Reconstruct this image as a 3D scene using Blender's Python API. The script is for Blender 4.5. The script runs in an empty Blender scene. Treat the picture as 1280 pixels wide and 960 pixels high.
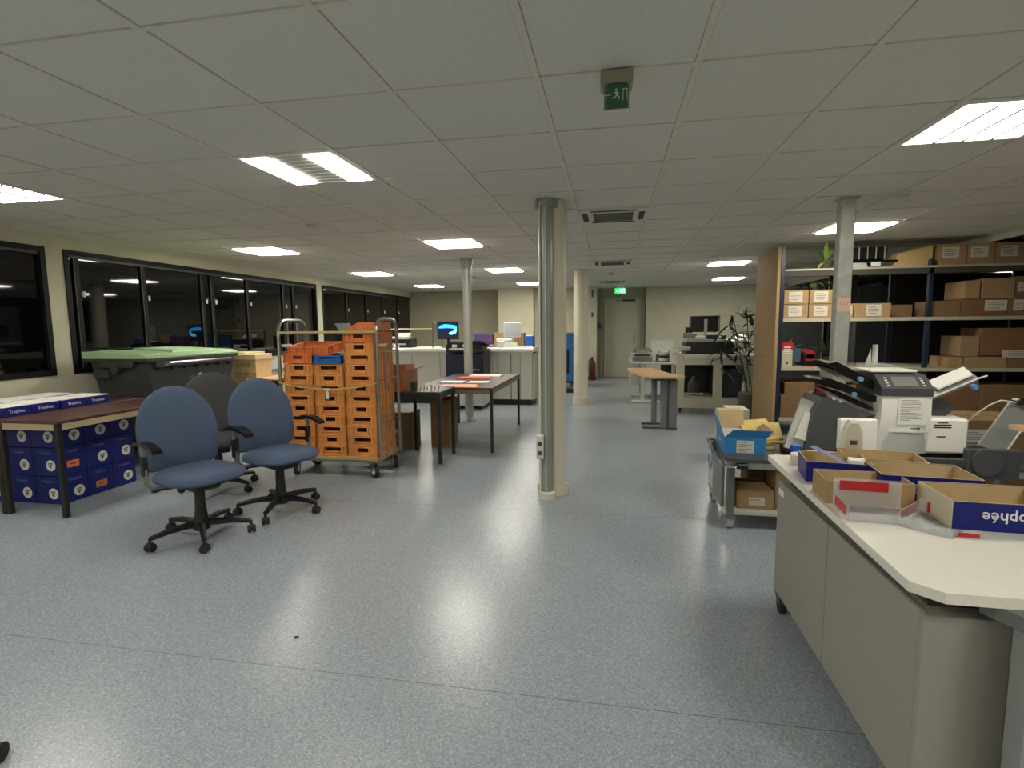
import bpy, bmesh, math, random
from mathutils import Vector, Matrix, Euler
random.seed(7)
C = bpy.context.scene.collection
PI = math.pi

# ------------------------------------------------------------------ camera, world, exposure
EYE = Vector((0, 0, 1.37))
yaw, pitch, roll = 0.1842, 0.1074, -0.0103
fw = Vector((-math.sin(yaw)*math.cos(pitch), math.cos(yaw)*math.cos(pitch), -math.sin(pitch)))
r0 = Vector((math.cos(yaw), math.sin(yaw), 0)); u0 = r0.cross(fw)
rt = r0*math.cos(roll)+u0*math.sin(roll); up = -r0*math.sin(roll)+u0*math.cos(roll)
cam = bpy.data.cameras.new('camera'); co = bpy.data.objects.new('camera', cam); C.objects.link(co)
co.matrix_world = Matrix(((rt.x, up.x, -fw.x, EYE.x), (rt.y, up.y, -fw.y, EYE.y), (rt.z, up.z, -fw.z, EYE.z), (0, 0, 0, 1)))
cam.sensor_fit = 'HORIZONTAL'; cam.sensor_width = 36; cam.lens = 667.8*36/1280
cam.clip_start = 0.02; cam.clip_end = 200
sc = bpy.context.scene; sc.camera = co
w = bpy.data.worlds.new('night'); sc.world = w; w.use_nodes = True
w.node_tree.nodes['Background'].inputs[0].default_value = (0.0025, 0.003, 0.005, 1)
w.node_tree.nodes['Background'].inputs[1].default_value = 1.0
sc.view_settings.view_transform = 'Standard'; sc.view_settings.look = 'None'
sc.view_settings.gamma = 1; sc.view_settings.use_curve_mapping = False
sc.view_settings.exposure = 0.9
LAMP_COL = (1.0, 0.94, 0.83); LAMP_E = 17.0

# ------------------------------------------------------------------ materials
def lin(c): return tuple(((v/255+0.055)/1.055)**2.4 if v > 10 else v/255/12.92 for v in c)
MATS = {}
def mat(name, rgb, rough=0.6, metal=0, noise=0, scale=30, bump=0, bscale=None, emit=0, trans=0, alpha=1, spec=0.5, rgb2=None, stretch=None, coat=0):
    if name in MATS: return MATS[name]
    m = bpy.data.materials.new(name); m.use_nodes = True; nt = m.node_tree; N = nt.nodes; b = N['Principled BSDF']
    col = lin(rgb)+(1,)
    b.inputs['Base Color'].default_value = col; b.inputs['Roughness'].default_value = rough
    b.inputs['Metallic'].default_value = metal; b.inputs['Specular IOR Level'].default_value = spec
    if coat: b.inputs['Coat Weight'].default_value = coat
    if trans: b.inputs['Transmission Weight'].default_value = trans; b.inputs['IOR'].default_value = 1.3
    if alpha < 1: b.inputs['Alpha'].default_value = alpha
    if emit: b.inputs['Emission Color'].default_value = col; b.inputs['Emission Strength'].default_value = emit
    if noise or bump or rgb2:
        tc = N.new('ShaderNodeTexCoord'); mp = N.new('ShaderNodeMapping'); nt.links.new(tc.outputs['Object'], mp.inputs[0])
        if stretch: mp.inputs['Scale'].default_value = stretch
        nz = N.new('ShaderNodeTexNoise'); nz.inputs['Scale'].default_value = scale; nz.inputs['Detail'].default_value = 4
        nt.links.new(mp.outputs[0], nz.inputs[0])
        rp = N.new('ShaderNodeValToRGB'); k = 1-noise
        c2 = lin(rgb2) if rgb2 else tuple(v*k for v in col[:3])
        rp.color_ramp.elements[0].color = tuple(c2)+(1,); rp.color_ramp.elements[1].color = tuple(min(1, v*(1+noise*0.5)) for v in col[:3])+(1,)
        rp.color_ramp.elements[0].position = 0.35; rp.color_ramp.elements[1].position = 0.65
        nt.links.new(nz.outputs[0], rp.inputs[0]); nt.links.new(rp.outputs[0], b.inputs['Base Color'])
        if bump:
            n2 = N.new('ShaderNodeTexNoise'); n2.inputs['Scale'].default_value = bscale or scale*3
            nt.links.new(mp.outputs[0], n2.inputs[0])
            bp = N.new('ShaderNodeBump'); bp.inputs['Strength'].default_value = bump; bp.inputs['Distance'].default_value = 0.003
            nt.links.new(n2.outputs[0], bp.inputs['Height']); nt.links.new(bp.outputs[0], b.inputs['Normal'])
    MATS[name] = m; return m

def floor_mat():
    m = bpy.data.materials.new('vinyl_floor'); m.use_nodes = True; nt = m.node_tree; N = nt.nodes; b = N['Principled BSDF']
    tc = N.new('ShaderNodeTexCoord')
    a = N.new('ShaderNodeTexNoise'); a.inputs['Scale'].default_value = 120; a.inputs['Detail'].default_value = 5; a.inputs['Distortion'].default_value = 1.5
    c = N.new('ShaderNodeTexNoise'); c.inputs['Scale'].default_value = 0.9; c.inputs['Detail'].default_value = 1
    for n in (a, c): nt.links.new(tc.outputs['Object'], n.inputs[0])
    r = N.new('ShaderNodeValToRGB'); e = r.color_ramp.elements
    e[0].position = .36; e[0].color = lin((130, 139, 148))+(1,); e[1].position = .68; e[1].color = lin((180, 189, 196))+(1,)
    x = e.new(.52); x.color = lin((153, 162, 169))+(1,)
    mx = N.new('ShaderNodeMix'); mx.data_type = 'RGBA'; mx.blend_type = 'MULTIPLY'; mx.inputs[0].default_value = 0
    r2 = N.new('ShaderNodeValToRGB'); r2.color_ramp.elements[0].color = (.6, .6, .6, 1); r2.color_ramp.elements[0].position = 0; r2.color_ramp.elements[1].position = 1
    nt.links.new(a.outputs[0], r.inputs[0]); nt.links.new(c.outputs[0], r2.inputs[0])
    nt.links.new(r.outputs[0], mx.inputs[6]); nt.links.new(r2.outputs[0], mx.inputs[7]); nt.links.new(mx.outputs[2], b.inputs['Base Color'])
    rr = N.new('ShaderNodeMapRange'); rr.inputs[3].default_value = .24; rr.inputs[4].default_value = .34
    nt.links.new(c.outputs[0], rr.inputs[0]); b.inputs['Roughness'].default_value = .265
    bp = N.new('ShaderNodeBump'); bp.inputs['Strength'].default_value = .12; bp.inputs['Distance'].default_value = .002
    nt.links.new(a.outputs[0], bp.inputs['Height']); nt.links.new(bp.outputs[0], b.inputs['Normal'])
    b.inputs['Specular IOR Level'].default_value = .5
    return m
def wood_mat(name, c1, c2, rough=.35, axis=(2, 14, 14)):
    return mat(name, c2, rough=rough, rgb2=c1, scale=3.5, stretch=axis, noise=0.0001)

FLOOR = floor_mat()
WALL = mat('wall_paint', (196, 192, 168), .8, noise=.05, scale=4, bump=.15, bscale=160)
WALLW = mat('wall_paint_light', (214, 208, 182), .75, noise=.04, scale=5)
WALLD = mat('wall_paint_olive', (164, 158, 134), .85, noise=.05, scale=4)
TILE = mat('ceiling_tile', (216, 213, 204), .95, noise=.05, scale=60, bump=.3, bscale=400)
TBAR = mat('ceiling_bar', (214, 210, 196), .5)
TBARW = mat('white_bar', (205, 202, 190), .45)
PLEN = mat('plenum', (60, 60, 56), .9)
FRAME = mat('window_frame_black', (15, 15, 17), .55, spec=.25)
FRAMEG = mat('frame_edge_grey', (70, 70, 68), .5)
GLASS = mat('night_glass', (6, 7, 9), .03, spec=.5, coat=.2)
WHITEP = mat('white_plastic', (214, 212, 202), .4)
CREAM = mat('cream_column', (212, 206, 184), .35)
GREYM = mat('grey_metal_paint', (170, 172, 164), .35, metal=.2)
GALV = mat('galvanised', (188, 190, 182), .35, metal=.3, noise=.12, scale=18)
STEEL = mat('steel_tube', (150, 150, 145), .3, metal=.85)
CHROME = mat('chrome', (215, 215, 215), .12, metal=1)
BLACK = mat('black_plastic', (24, 24, 26), .4)
BLACKG = mat('glossy_black', (16, 16, 18), .12)
BLACKM = mat('black_metal', (30, 28, 28), .45)
RUBBER = mat('rubber', (36, 36, 38), .7)
DGREY = mat('dark_grey_plastic', (72, 73, 76), .5)
MGREY = mat('mid_grey_plastic', (110, 113, 112), .5)
LGREY = mat('light_grey_plastic', (186, 188, 180), .45)
OFFW = mat('machine_white', (240, 239, 228), .4)
CUSH = mat('blue_fabric', (78, 94, 120), .9, noise=.16, scale=260, bump=.4, bscale=600)
CUSHG = mat('grey_fabric', (74, 74, 74), .9, noise=.15, scale=260, bump=.4, bscale=600)
BINB = mat('bin_plastic', (58, 60, 60), .55, noise=.06, scale=60)
BING = mat('bin_green', (160, 194, 150), .45, noise=.06, scale=14)
BROWN = mat('cardboard', (166, 138, 98), .85, noise=.08, scale=14, bump=.1)
BROWND = mat('cardboard_dark', (132, 104, 70), .85, noise=.08, scale=14)
BROWNL = mat('cardboard_light', (208, 182, 138), .85, noise=.06, scale=14)
TAN = mat('cardboard_inner', (190, 168, 128), .85, noise=.06, scale=18)
TAPE = mat('brown_tape', (150, 112, 70), .3)
PAPER = mat('white_paper', (232, 230, 222), .7)
PINK = mat('pink_paper', (235, 168, 150), .7)
ORPAP = mat('orange_paper', (240, 150, 95), .7)
YEL = mat('yellow_envelope', (232, 205, 122), .7, noise=.08, scale=9)
INK = mat('ink', (70, 70, 72), .7)
NAVY = mat('navy_carton', (24, 38, 116), .4, spec=.35, noise=.08, scale=8)
NAVYD = mat('navy_wrap', (20, 30, 112), .4, spec=.3)
LTEXT = mat('lettering_white', (225, 225, 232), .6)
LBLUE = mat('lettering_pale_blue', (120, 132, 190), .6)
ORL = mat('orange_label', (222, 122, 72), .6)
RED = mat('red_label', (186, 34, 44), .4)
REDD = mat('dark_red', (120, 18, 24), .4)
CBLUE = mat('box_blue', (42, 122, 180), .5, noise=.06, scale=8)
MBLUE = mat('mid_blue', (36, 92, 190), .4)
RACKB = mat('rack_blue', (22, 36, 60), .4)
CHIP = mat('chipboard', (166, 140, 98), .75, noise=.12, scale=60)
SHELF = mat('shelf_beige', (182, 176, 154), .6)
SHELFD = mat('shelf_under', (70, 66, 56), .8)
TABD = wood_mat('dark_wood', (56, 36, 30), (94, 62, 52), .36)
TABN = wood_mat('near_black_wood', (40, 38, 38), (58, 54, 52), .3)
EDGE = mat('pale_edge_band', (196, 178, 140), .5)
BEECH = wood_mat('beech', (208, 170, 124), (226, 192, 148), .35)
CTOP = mat('worktop_grey', (226, 223, 211), .35, noise=.03, scale=90)
CBODY = mat('cabinet_greige', (148, 146, 136), .6, noise=.03, scale=50)
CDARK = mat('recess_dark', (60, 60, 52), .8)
ORNG = mat('crate_orange', (226, 152, 80), .45, noise=.1, scale=9)
ORNR = mat('crate_red_orange', (222, 124, 66), .45, noise=.1, scale=9)
CRB = mat('crate_blue', (40, 104, 168), .45)
STRAPM = mat('strap_yellow', (188, 172, 110), .7)
LEAF = mat('leaf_green', (72, 100, 58), .5, noise=.25, scale=12)
LEAFD = mat('leaf_dark', (38, 48, 34), .55, noise=.25, scale=12)
LEAFB = mat('leaf_bright', (168, 196, 104), .5, noise=.15, scale=12)
POT = mat('pot_olive', (84, 82, 60), .7)
CLEAR = mat('clear_plastic', (236, 240, 246), .05, alpha=.2, spec=.8)
CLEARB = mat('clear_plastic_blueish', (160, 168, 210), .1, alpha=.6, spec=.8)
SCREENB = mat('screen_dark', (28, 36, 56), .15, emit=.5)
SCREENC = mat('screen_cyan', (40, 160, 255), .3, emit=2.2)
SCREENL = mat('screen_cyan_pale', (110, 225, 255), .3, emit=2.0)
MFP = mat('copier_navy', (30, 36, 56), .4)
ISL = mat('island_grey', (196, 193, 178), .55)
ISLT = mat('island_white', (226, 224, 212), .4)
GREEN = mat('sign_green', (48, 88, 70), .3)
GREENE = mat('sign_green_lit', (20, 190, 90), .4, emit=1.0)
SIGNW = mat('sign_white', (190, 205, 190), .4)
SIGNWE = mat('sign_white_lit', (190, 255, 210), .4, emit=2.5)
PURP = mat('purple_box', (86, 68, 116), .6)
TEALB = mat('trolley_blue', (40, 110, 180), .5)
LAMPE = None
def lamp_mat():
    m = bpy.data.materials.new('lamp_glow'); m.use_nodes = True; nt = m.node_tree; b = nt.nodes['Principled BSDF']
    b.inputs['Base Color'].default_value = (.8, .8, .8, 1); b.inputs['Emission Color'].default_value = LAMP_COL+(1,)
    b.inputs['Emission Strength'].default_value = LAMP_E
    return m
LAMPE = lamp_mat()

# ------------------------------------------------------------------ mesh builder
I4 = Matrix.Identity(4)
def TR(x=0, y=0, z=0, rx=0, ry=0, rz=0): return Matrix.Translation((x, y, z)) @ Euler((rx, ry, rz)).to_matrix().to_4x4()
class MB:
    def __init__(s): s.bm = bmesh.new(); s.m = 0
    def _fin(s, faces, M):
        vs = set()
        for f in faces:
            f.material_index = s.m
            for v in f.verts: vs.add(v)
        if M is not None: bmesh.ops.transform(s.bm, matrix=M, verts=list(vs))
        return s
    def box(s, x0, x1, y0, y1, z0, z1, b=0, M=None, seg=1):
        P = [s.bm.verts.new(p) for p in [(x0, y0, z0), (x1, y0, z0), (x1, y1, z0), (x0, y1, z0), (x0, y0, z1), (x1, y0, z1), (x1, y1, z1), (x0, y1, z1)]]
        F = [s.bm.faces.new([P[i] for i in q]) for q in [(3, 2, 1, 0), (4, 5, 6, 7), (0, 1, 5, 4), (1, 2, 6, 5), (2, 3, 7, 6), (3, 0, 4, 7)]]
        if b:
            ed = list({e for f in F for e in f.edges})
            before = set(s.bm.faces)-set(F)
            bmesh.ops.bevel(s.bm, geom=ed, offset=b, segments=seg, affect='EDGES', profile=.5)
            F = [f for f in s.bm.faces if f not in before]
        return s._fin(F, M)
    def cbox(s, cx, cy, cz, sx, sy, sz, b=0, M=None): return s.box(cx-sx/2, cx+sx/2, cy-sy/2, cy+sy/2, cz-sz/2, cz+sz/2, b, M)
    def hexa(s, P8, M=None):
        P = [s.bm.verts.new(p) for p in P8]
        return s._fin([s.bm.faces.new([P[i] for i in q]) for q in [(3, 2, 1, 0), (4, 5, 6, 7), (0, 1, 5, 4), (1, 2, 6, 5), (2, 3, 7, 6), (3, 0, 4, 7)]], M)
    def cyl(s, p0, p1, r0, r1=None, n=16, M=None):
        p0 = Vector(p0); p1 = Vector(p1); r1 = r0 if r1 is None else r1
        d = (p1-p0).normalized(); a = Vector((0, 0, 1)) if abs(d.z) < .9 else Vector((1, 0, 0))
        u = d.cross(a).normalized(); v = d.cross(u)
        A = []; B = []
        for i in range(n):
            t = 2*PI*i/n; o = u*math.cos(t)+v*math.sin(t)
            A.append(s.bm.verts.new(p0+o*r0)); B.append(s.bm.verts.new(p1+o*r1))
        F = [s.bm.faces.new((A[i], B[i], B[(i+1) % n], A[(i+1) % n])) for i in range(n)]
        F.append(s.bm.faces.new(A)); F.append(s.bm.faces.new(B[::-1]))
        return s._fin(F, M)
    def tube(s, pts, r, n=8, M=None):
        pts = [Vector(p) for p in pts]; rings = []; F = []
        for i, p in enumerate(pts):
            d = (pts[min(i+1, len(pts)-1)]-pts[max(i-1, 0)]).normalized()
            a = Vector((0, 0, 1)) if abs(d.z) < .95 else Vector((1, 0, 0))
            if i and abs(d.z) >= .8: a = Vector((1, 0, 0)) if abs(d.x) < .5 else Vector((0, 1, 0))
            if i: a = pa
            u = (a-d*a.dot(d)).normalized(); pa = u; v = d.cross(u)
            rr = r[i] if isinstance(r, (list, tuple)) else r
            rings.append([s.bm.verts.new(p+(u*math.cos(2*PI*k/n)+v*math.sin(2*PI*k/n))*rr) for k in range(n)])
        for A, B in zip(rings, rings[1:]):
            for i in range(n): F.append(s.bm.faces.new((A[i], A[(i+1) % n], B[(i+1) % n], B[i])))
        F.append(s.bm.faces.new(rings[0][::-1])); F.append(s.bm.faces.new(rings[-1]))
        return s._fin(F, M)
    def lathe(s, prof, c=(0, 0, 0), n=24, M=None):
        rings = []; F = []
        for r, z in prof:
            rings.append([s.bm.verts.new((c[0]+r*math.cos(2*PI*k/n), c[1]+r*math.sin(2*PI*k/n), c[2]+z)) for k in range(n)])
        for A, B in zip(rings, rings[1:]):
            for i in range(n): F.append(s.bm.faces.new((A[i], A[(i+1) % n], B[(i+1) % n], B[i])))
        F.append(s.bm.faces.new(rings[0][::-1])); F.append(s.bm.faces.new(rings[-1]))
        return s._fin(F, M)
    def prism(s, poly, ax, a0, a1, M=None):   # poly in the two other axes
        def mk(p, a):
            return {'x': (a, p[0], p[1]), 'y': (p[0], a, p[1]), 'z': (p[0], p[1], a)}[ax]
        A = [s.bm.verts.new(mk(p, a0)) for p in poly]; B = [s.bm.verts.new(mk(p, a1)) for p in poly]; n = len(poly)
        F = [s.bm.faces.new((A[i], A[(i+1) % n], B[(i+1) % n], B[i])) for i in range(n)]
        F.append(s.bm.faces.new(A[::-1])); F.append(s.bm.faces.new(B))
        return s._fin(F, M)
    def pillow(s, outline, prof, fn=None, M=None):   # outline in xz; prof [(scale, y)]
        cx = sum(p[0] for p in outline)/len(outline); cz = sum(p[1] for p in outline)/len(outline); n = len(outline)
        fn = fn or (lambda x, y, z: (x, y, z)); rings = []; F = []
        for k, y in prof:
            rings.append([s.bm.verts.new(fn(cx+(p[0]-cx)*k, y, cz+(p[1]-cz)*k)) for p in outline])
        for A, B in zip(rings, rings[1:]):
            for i in range(n): F.append(s.bm.faces.new((A[i], A[(i+1) % n], B[(i+1) % n], B[i])))
        F.append(s.bm.faces.new(rings[0][::-1])); F.append(s.bm.faces.new(rings[-1]))
        return s._fin(F, M)
    def poly(s, pts, M=None): return s._fin([s.bm.faces.new([s.bm.verts.new(p) for p in pts])], M)
    def sheet(s, poly, z0, t=.001, M=None): return s.prism(poly, 'z', z0, z0+t, M)
BASE = {}
def mesh(name, mb, mats, off=None, smooth=True):
    bm = mb.bm
    if off is not None: bmesh.ops.translate(bm, verts=bm.verts, vec=-Vector(off))
    bmesh.ops.recalc_face_normals(bm, faces=bm.faces)
    for f in bm.faces: f.smooth = smooth
    for e in bm.edges:
        if len(e.link_faces) == 2 and e.calc_face_angle(0) > .6: e.smooth = False
    me = bpy.data.meshes.new(name); bm.to_mesh(me); bm.free()
    for m in (mats if isinstance(mats, (list, tuple)) else [mats]): me.materials.append(m)
    return me
def obj(name, mb, mats, parent=None, label=None, loc=None, kind=None):
    """link one mesh object; geometry of a world-placed thing is given in world coordinates"""
    off = None
    if parent is not None:
        off = BASE.get(parent.name)
    elif loc is not None: off = Vector(loc)
    o = bpy.data.objects.new(name, mesh(name, mb, mats, off)); C.objects.link(o)
    if parent is not None:
        o.parent = parent
        if off is not None: BASE[o.name] = off
    elif loc is not None: o.location = loc; BASE[o.name] = Vector(loc)
    if label: o['label'] = label
    if kind: o['kind'] = kind
    return o
def child(name, me, parent, M=I4, label=None):
    o = bpy.data.objects.new(name, me); C.objects.link(o); o.parent = parent; o.matrix_local = M
    if label: o['label'] = label
    return o
def tag(o, label, cat, group=None):
    o['label'] = label; o['category'] = cat
    if group: o['group'] = group
    return o
def thing(name, label, cat, loc=(0, 0, 0), rz=0, group=None, world=False):
    o = bpy.data.objects.new(name, None); C.objects.link(o); o.empty_display_size = .1
    o.location = loc; o.rotation_euler = (0, 0, rz); tag(o, label, cat, group)
    if world: BASE[o.name] = Vector(loc)
    return o
def struct(name, mb, mats, parent=None):
    o = bpy.data.objects.new(name, mesh(name, mb, mats)); C.objects.link(o)
    if parent is None: o['kind'] = 'structure'
    else: o.parent = parent
    return o
def dup(src, loc, rz=0, label=None, group=None):
    r = src.copy(); C.objects.link(r); r.location = loc; r.rotation_euler = (0, 0, rz)
    if label: r['label'] = label
    if group: r['group'] = group
    for ch in list(src.children):
        c = ch.copy(); C.objects.link(c); c.parent = r
        for g in list(ch.children):
            d = g.copy(); C.objects.link(d); d.parent = c
    return r
TXT = {}
def text_mesh(s, size, m, ext=.0004, bold=0):
    k = (s, size, m.name)
    if k in TXT: return TXT[k]
    cu = bpy.data.curves.new('t', 'FONT'); cu.body = s; cu.size = size; cu.extrude = ext; cu.resolution_u = 2; cu.align_x = 'CENTER'; cu.align_y = 'CENTER'; cu.offset = bold
    o = bpy.data.objects.new('t', cu); C.objects.link(o)
    dg = bpy.context.evaluated_depsgraph_get(); me = bpy.data.meshes.new_from_object(o.evaluated_get(dg)); me.name = 'lettering'
    bpy.data.objects.remove(o); me.materials.clear(); me.materials.append(m); TXT[k] = me; return me
def text(s, size, m, parent, loc, rot=(PI/2, 0, 0), name='lettering', bold=0):
    """loc in the same space as obj() uses for that parent"""
    me = text_mesh(s, size, m, bold=bold)
    loc = Vector(loc)-BASE.get(parent.name, Vector((0, 0, 0)))
    return child(name, me, parent, Matrix.Translation(loc) @ Euler(rot).to_matrix().to_4x4())
def rrect(w, h, r, n=4, cx=0, cy=0):
    out = []
    for (sx, sy, a0) in ((1, 1, 0), (-1, 1, PI/2), (-1, -1, PI), (1, -1, 1.5*PI)):
        for i in range(n+1):
            a = a0+PI/2*i/n; out.append((cx+sx*(w/2-r)+r*math.cos(a), cy+sy*(h/2-r)+r*math.sin(a)))
    return out

# ------------------------------------------------------------------ room shell
XL, XR, YB, YF, H = -5.45, 5.0, 14.3, -4.4, 2.326
GX, GY, T = -2.095, 0.978, 0.6        # ceiling grid origin and module
FX = 4.17                              # the ceiling grid ends here, a lower bulkhead beyond
struct('floor', MB().box(XL-.2, XR+.2, YF-.2, YB+.2, -.05, 0), FLOOR)
fl = bpy.data.objects['floor']
SEAM = mat('seam_dark', (92, 97, 98), .5)
for k, y in enumerate((-.16, 1.835, 3.83, 5.83, 7.83, 9.83, 11.83)):
    o = struct('floor_seam', MB().box(XL, XR, y-.0015, y+.0015, 0, .0004), SEAM, fl)
# ceiling: T-bars as the structure, one tile per cell
mb = MB()
mb.box(XL, FX, YF, YB, H+.02, H+.06)
i0, i1 = -6, 10
xs = [XL]+[GX+T*i for i in range(-5, 11) if XL < GX+T*i < FX]+[FX]
ys = [YF]+[GY+T*j for j in range(-8, 23) if YF < GY+T*j < YB]+[YB]
mb.m = 1
for x in xs: mb.box(max(XL, x-.013), min(FX, x+.013), YF, YB, H-.001, H+.02)
for y in ys: mb.box(XL, FX, max(YF, y-.011), min(YB, y+.011), H, H+.019)
ceil = struct('ceiling', mb, [PLEN, TBAR])
LAMPS = {(-4, 3), (0, 3), (6, 3), (-4, 8), (0, 8), (7, 8), (-4, 13), (0, 13), (6, 13), (-4, 18), (0, 18), (7, 18),
         (-4, -2), (0, -2), (6, -2), (-4, -7), (0, -7), (6, -7)}
ACS = {(3, 6), (3, 12), (3, 18)}
cells = []
for i in range(-6, 11):
    for j in range(-9, 23):
        a, b = max(XL, GX+T*i), min(FX, GX+T*(i+1)); c, d = max(YF, GY+T*j), min(YB, GY+T*(j+1))
        if b-a < .03 or d-c < .03 or (i, j) in LAMPS or (i, j) in ACS: continue
        cells.append((math.hypot((a+b)/2, (c+d)/2) if c > .2 and not ((a+b)/2 > (c+d)/2*.85+.4 or (a+b)/2 < -(c+d)/2*1.5-.4) else 99, a, b, c, d))
cells.sort()
full = mesh('ceiling_tile', MB().box(-.287, .287, -.287, .287, 0, .014, b=.003), TILE)
far = MB()
for n, (dd, a, b, c, d) in enumerate(cells):
    if n < 296 and dd < 50:
        if b-a > .59 and d-c > .59: child('ceiling_tile', full, ceil, Matrix.Translation(((a+b)/2, (c+d)/2, H+.004)))
        else: struct('ceiling_tile', MB().box(a+.011, b-.011, c+.011, d-.011, H+.004, H+.02), TILE, ceil)
    else: far.box(a+.011, b-.011, c+.011, d-.011, H+.004, H+.02)
o = struct('ceiling_tiles', far, TILE, ceil); o['kind'] = 'stuff'
# bulkhead on the right
mb = MB(); mb.box(FX, XR, YF, YB, H-.035, H+.06); mb.m = 1; mb.box(FX-.012, FX, YF, YB, H-.07, H+.02); mb.m = 2; mb.box(FX, XR, YF, YB, H-.05, H-.035)
struct('trim_1', mb, [WALLD, TBARW, PLEN])

# left wall with three window bands
WZ0, WZ1 = .93, 2.19
WIN = [(-2.4, 4.40), (4.58, 9.30), (9.50, 14.22)]
mb = MB()
mb.box(XL-.2, XL, YF, YB, 0, WZ0); mb.box(XL-.2, XL, YF, YB, WZ1, H+.06)
edges = [YF]+[v for w_ in WIN for v in w_]+[YB]
for a, b in zip(edges[::2], edges[1::2]): mb.box(XL-.2, XL, a, b, WZ0, WZ1)
wl = struct('wall_left', mb, WALL)
struct('baseboard_left', MB().box(XL, XL+.012, YF, YB, 0, .08), DGREY)
SASH = [[-.9, .75, 2.3], [4.72, 5.53, 6.46, 6.64, 7.38, 8.29, 8.58], [10.5, 11.41, 12.33, 13.24]]
for k, ((a, b), ss) in enumerate(zip(WIN, SASH)):
    mb = MB(); X0 = XL-.11; X1 = XL+.012
    mb.box(X0, X1, a, b, WZ0, WZ0+.05); mb.box(X0, X1, a, b, WZ1-.05, WZ1); mb.box(X0, X1, a, a+.05, WZ0+.05, WZ1-.05); mb.box(X0, X1, b-.05, b, WZ0+.05, WZ1-.05)
    wf = struct('window_%d' % (k+1), mb, FRAME)
    for s_ in ss:
        m2 = MB(); m2.box(X0+.02, X1-.025, s_-.03, s_+.03, WZ0+.05, WZ1-.05); m2.m = 1; m2.box(X1-.025, X1-.02, s_-.031, s_-.022, WZ0+.05, WZ1-.05)
        struct('mullion', m2, [FRAME, FRAMEG], wf)
    st = [a+.05]+ss+[b-.05]
    for p, q in zip(st, st[1:]):
        struct('pane', MB().box(XL-.035, XL-.03, p, q, WZ0+.05, WZ1-.05), GLASS, wf)
    for s_ in ss:
        struct('window_handle', MB().box(X1-.02, X1+.0, s_+.034, s_+.058, 1.72, 1.78, b=.004), WHITEP, wf)
    struct('bottom_rail', MB().box(X0+.04, X1-.05, a+.05, b-.05, WZ0+.05, WZ0+.13), FRAME, wf)
    struct('sash_track', MB().box(X1-.03, X1-.02, a+.05, b-.05, WZ1-.075, WZ1-.05), FRAMEG, wf)
# ribbed roller shutter hanging outside the second window
t = thing('roller_shutter', 'grey ribbed roller shutter seen outside the second window behind the bin', 'shutter', (XL-.3, 4.95, .9), world=True)
for k in range(22): obj('slat', MB().box(XL-.32, XL-.3, 4.78, 5.12, .95+k*.04, .985+k*.04, b=.006), MGREY, t)
obj('housing', MB().box(XL-.36, XL-.29, 4.74, 5.16, 1.83, 2.3), BLACKM, t)
obj('guide_rail', MB().box(XL-.33, XL-.29, 4.74, 4.77, 0, 1.83), BLACKM, t); obj('guide_rail', MB().box(XL-.33, XL-.29, 5.13, 5.16, 0, 1.83), BLACKM, t)
# back wall, stepped: olive stretch, light pilaster, light wall, door recess, right stretch
mb = MB()
mb.box(XL-.2, -2.9, YB-.2, YB+.15, 0, H+.06); mb.m = 0
mb.box(-2.9, XR, YB, YB+.15, 0, H+.06)
mb.m = 1; mb.box(-2.84, -1.94, 13.45, YB, 0, H+.03); mb.m = 2; mb.box(-1.94, -.37, 13.72, YB, 0, H+.03)
mb.m = 2; mb.box(.86, XR, 14.02, YB, 0, H+.03)
struct('wall_back', mb, [WALLD, WALLW, WALL])
struct('baseboard_back', MB().box(-1.94, -.37, 13.70, 13.72, 0, .08).box(.86, 4.9, 14.0, 14.02, 0, .08), DGREY)
struct('wall_front', MB().box(XL-.2, XR+.2, YF-.15, YF, 0, H+.06), WALL)
# right wall: dark glazed band
mb = MB(); mb.box(XR, XR+.2, YF, YB, 0, .3); mb.box(XR, XR+.2, YF, 5.4, .3, H)
struct('wall_right', mb, [WALL])
mb = MB()
for z in (.3, 2.22): mb.box(XR-.02, XR+.1, 5.4, YB, z, z+.06)
yy = 5.4
wf = struct('window_4', mb, FRAME)
k = 0
for yy in [5.4, 6.6, 7.8, 9.0, 10.0, 11.2, 12.4, 13.6, 14.24]:
    struct('mullion', MB().box(XR-.02, XR+.1, yy, yy+.06, .36, 2.22), FRAMEG if k == 4 else FRAME, wf); k += 1
for a, b in zip([5.4, 6.6, 7.8, 9.0, 10.0, 11.2, 12.4, 13.6], [6.6, 7.8, 9.0, 10.0, 11.2, 12.4, 13.6, 14.24]):
    struct('pane', MB().box(XR+.04, XR+.05, a+.06, b, .36, 2.22), GLASS, wf)
# door in the recess
mb = MB(); mb.box(-.30, -.20, YB-.03, YB, 0, 2.14); mb.box(.74, .84, YB-.03, YB, 0, 2.14); mb.box(-.20, .74, YB-.03, YB, 2.06, 2.14)
d = struct('door_1', mb, [mat('door_frame', (150, 146, 126), .6)])
DOORM = mat('door_leaf', (176, 172, 152), .55, noise=.03, scale=5)
struct('door_leaf', MB().box(-.195, .735, YB-.022, YB-.002, .01, 2.055, b=.003), DOORM, d)
struct('door_closer', MB().box(.28, .6, YB-.08, YB-.022, 1.98, 2.04, b=.005).box(.1, .34, YB-.06, YB-.045, 2.0, 2.015), DGREY, d)
struct('door_handle', MB().cyl((-.1, YB-.08, 1.0), (-.1, YB-.02, 1.0), .012).cyl((-.1, YB-.075, 1.0), (.02, YB-.075, 1.0), .01), STEEL, d)
struct('pull_bar', MB().box(-.18, -.13, YB-.05, YB-.022, .02, 2.03, b=.006), mat('door_edge', (190, 186, 166), .5), d)
struct('push_plate', MB().box(.55, .6, YB-.03, YB-.02, .9, 1.1), STEEL, d)
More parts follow.
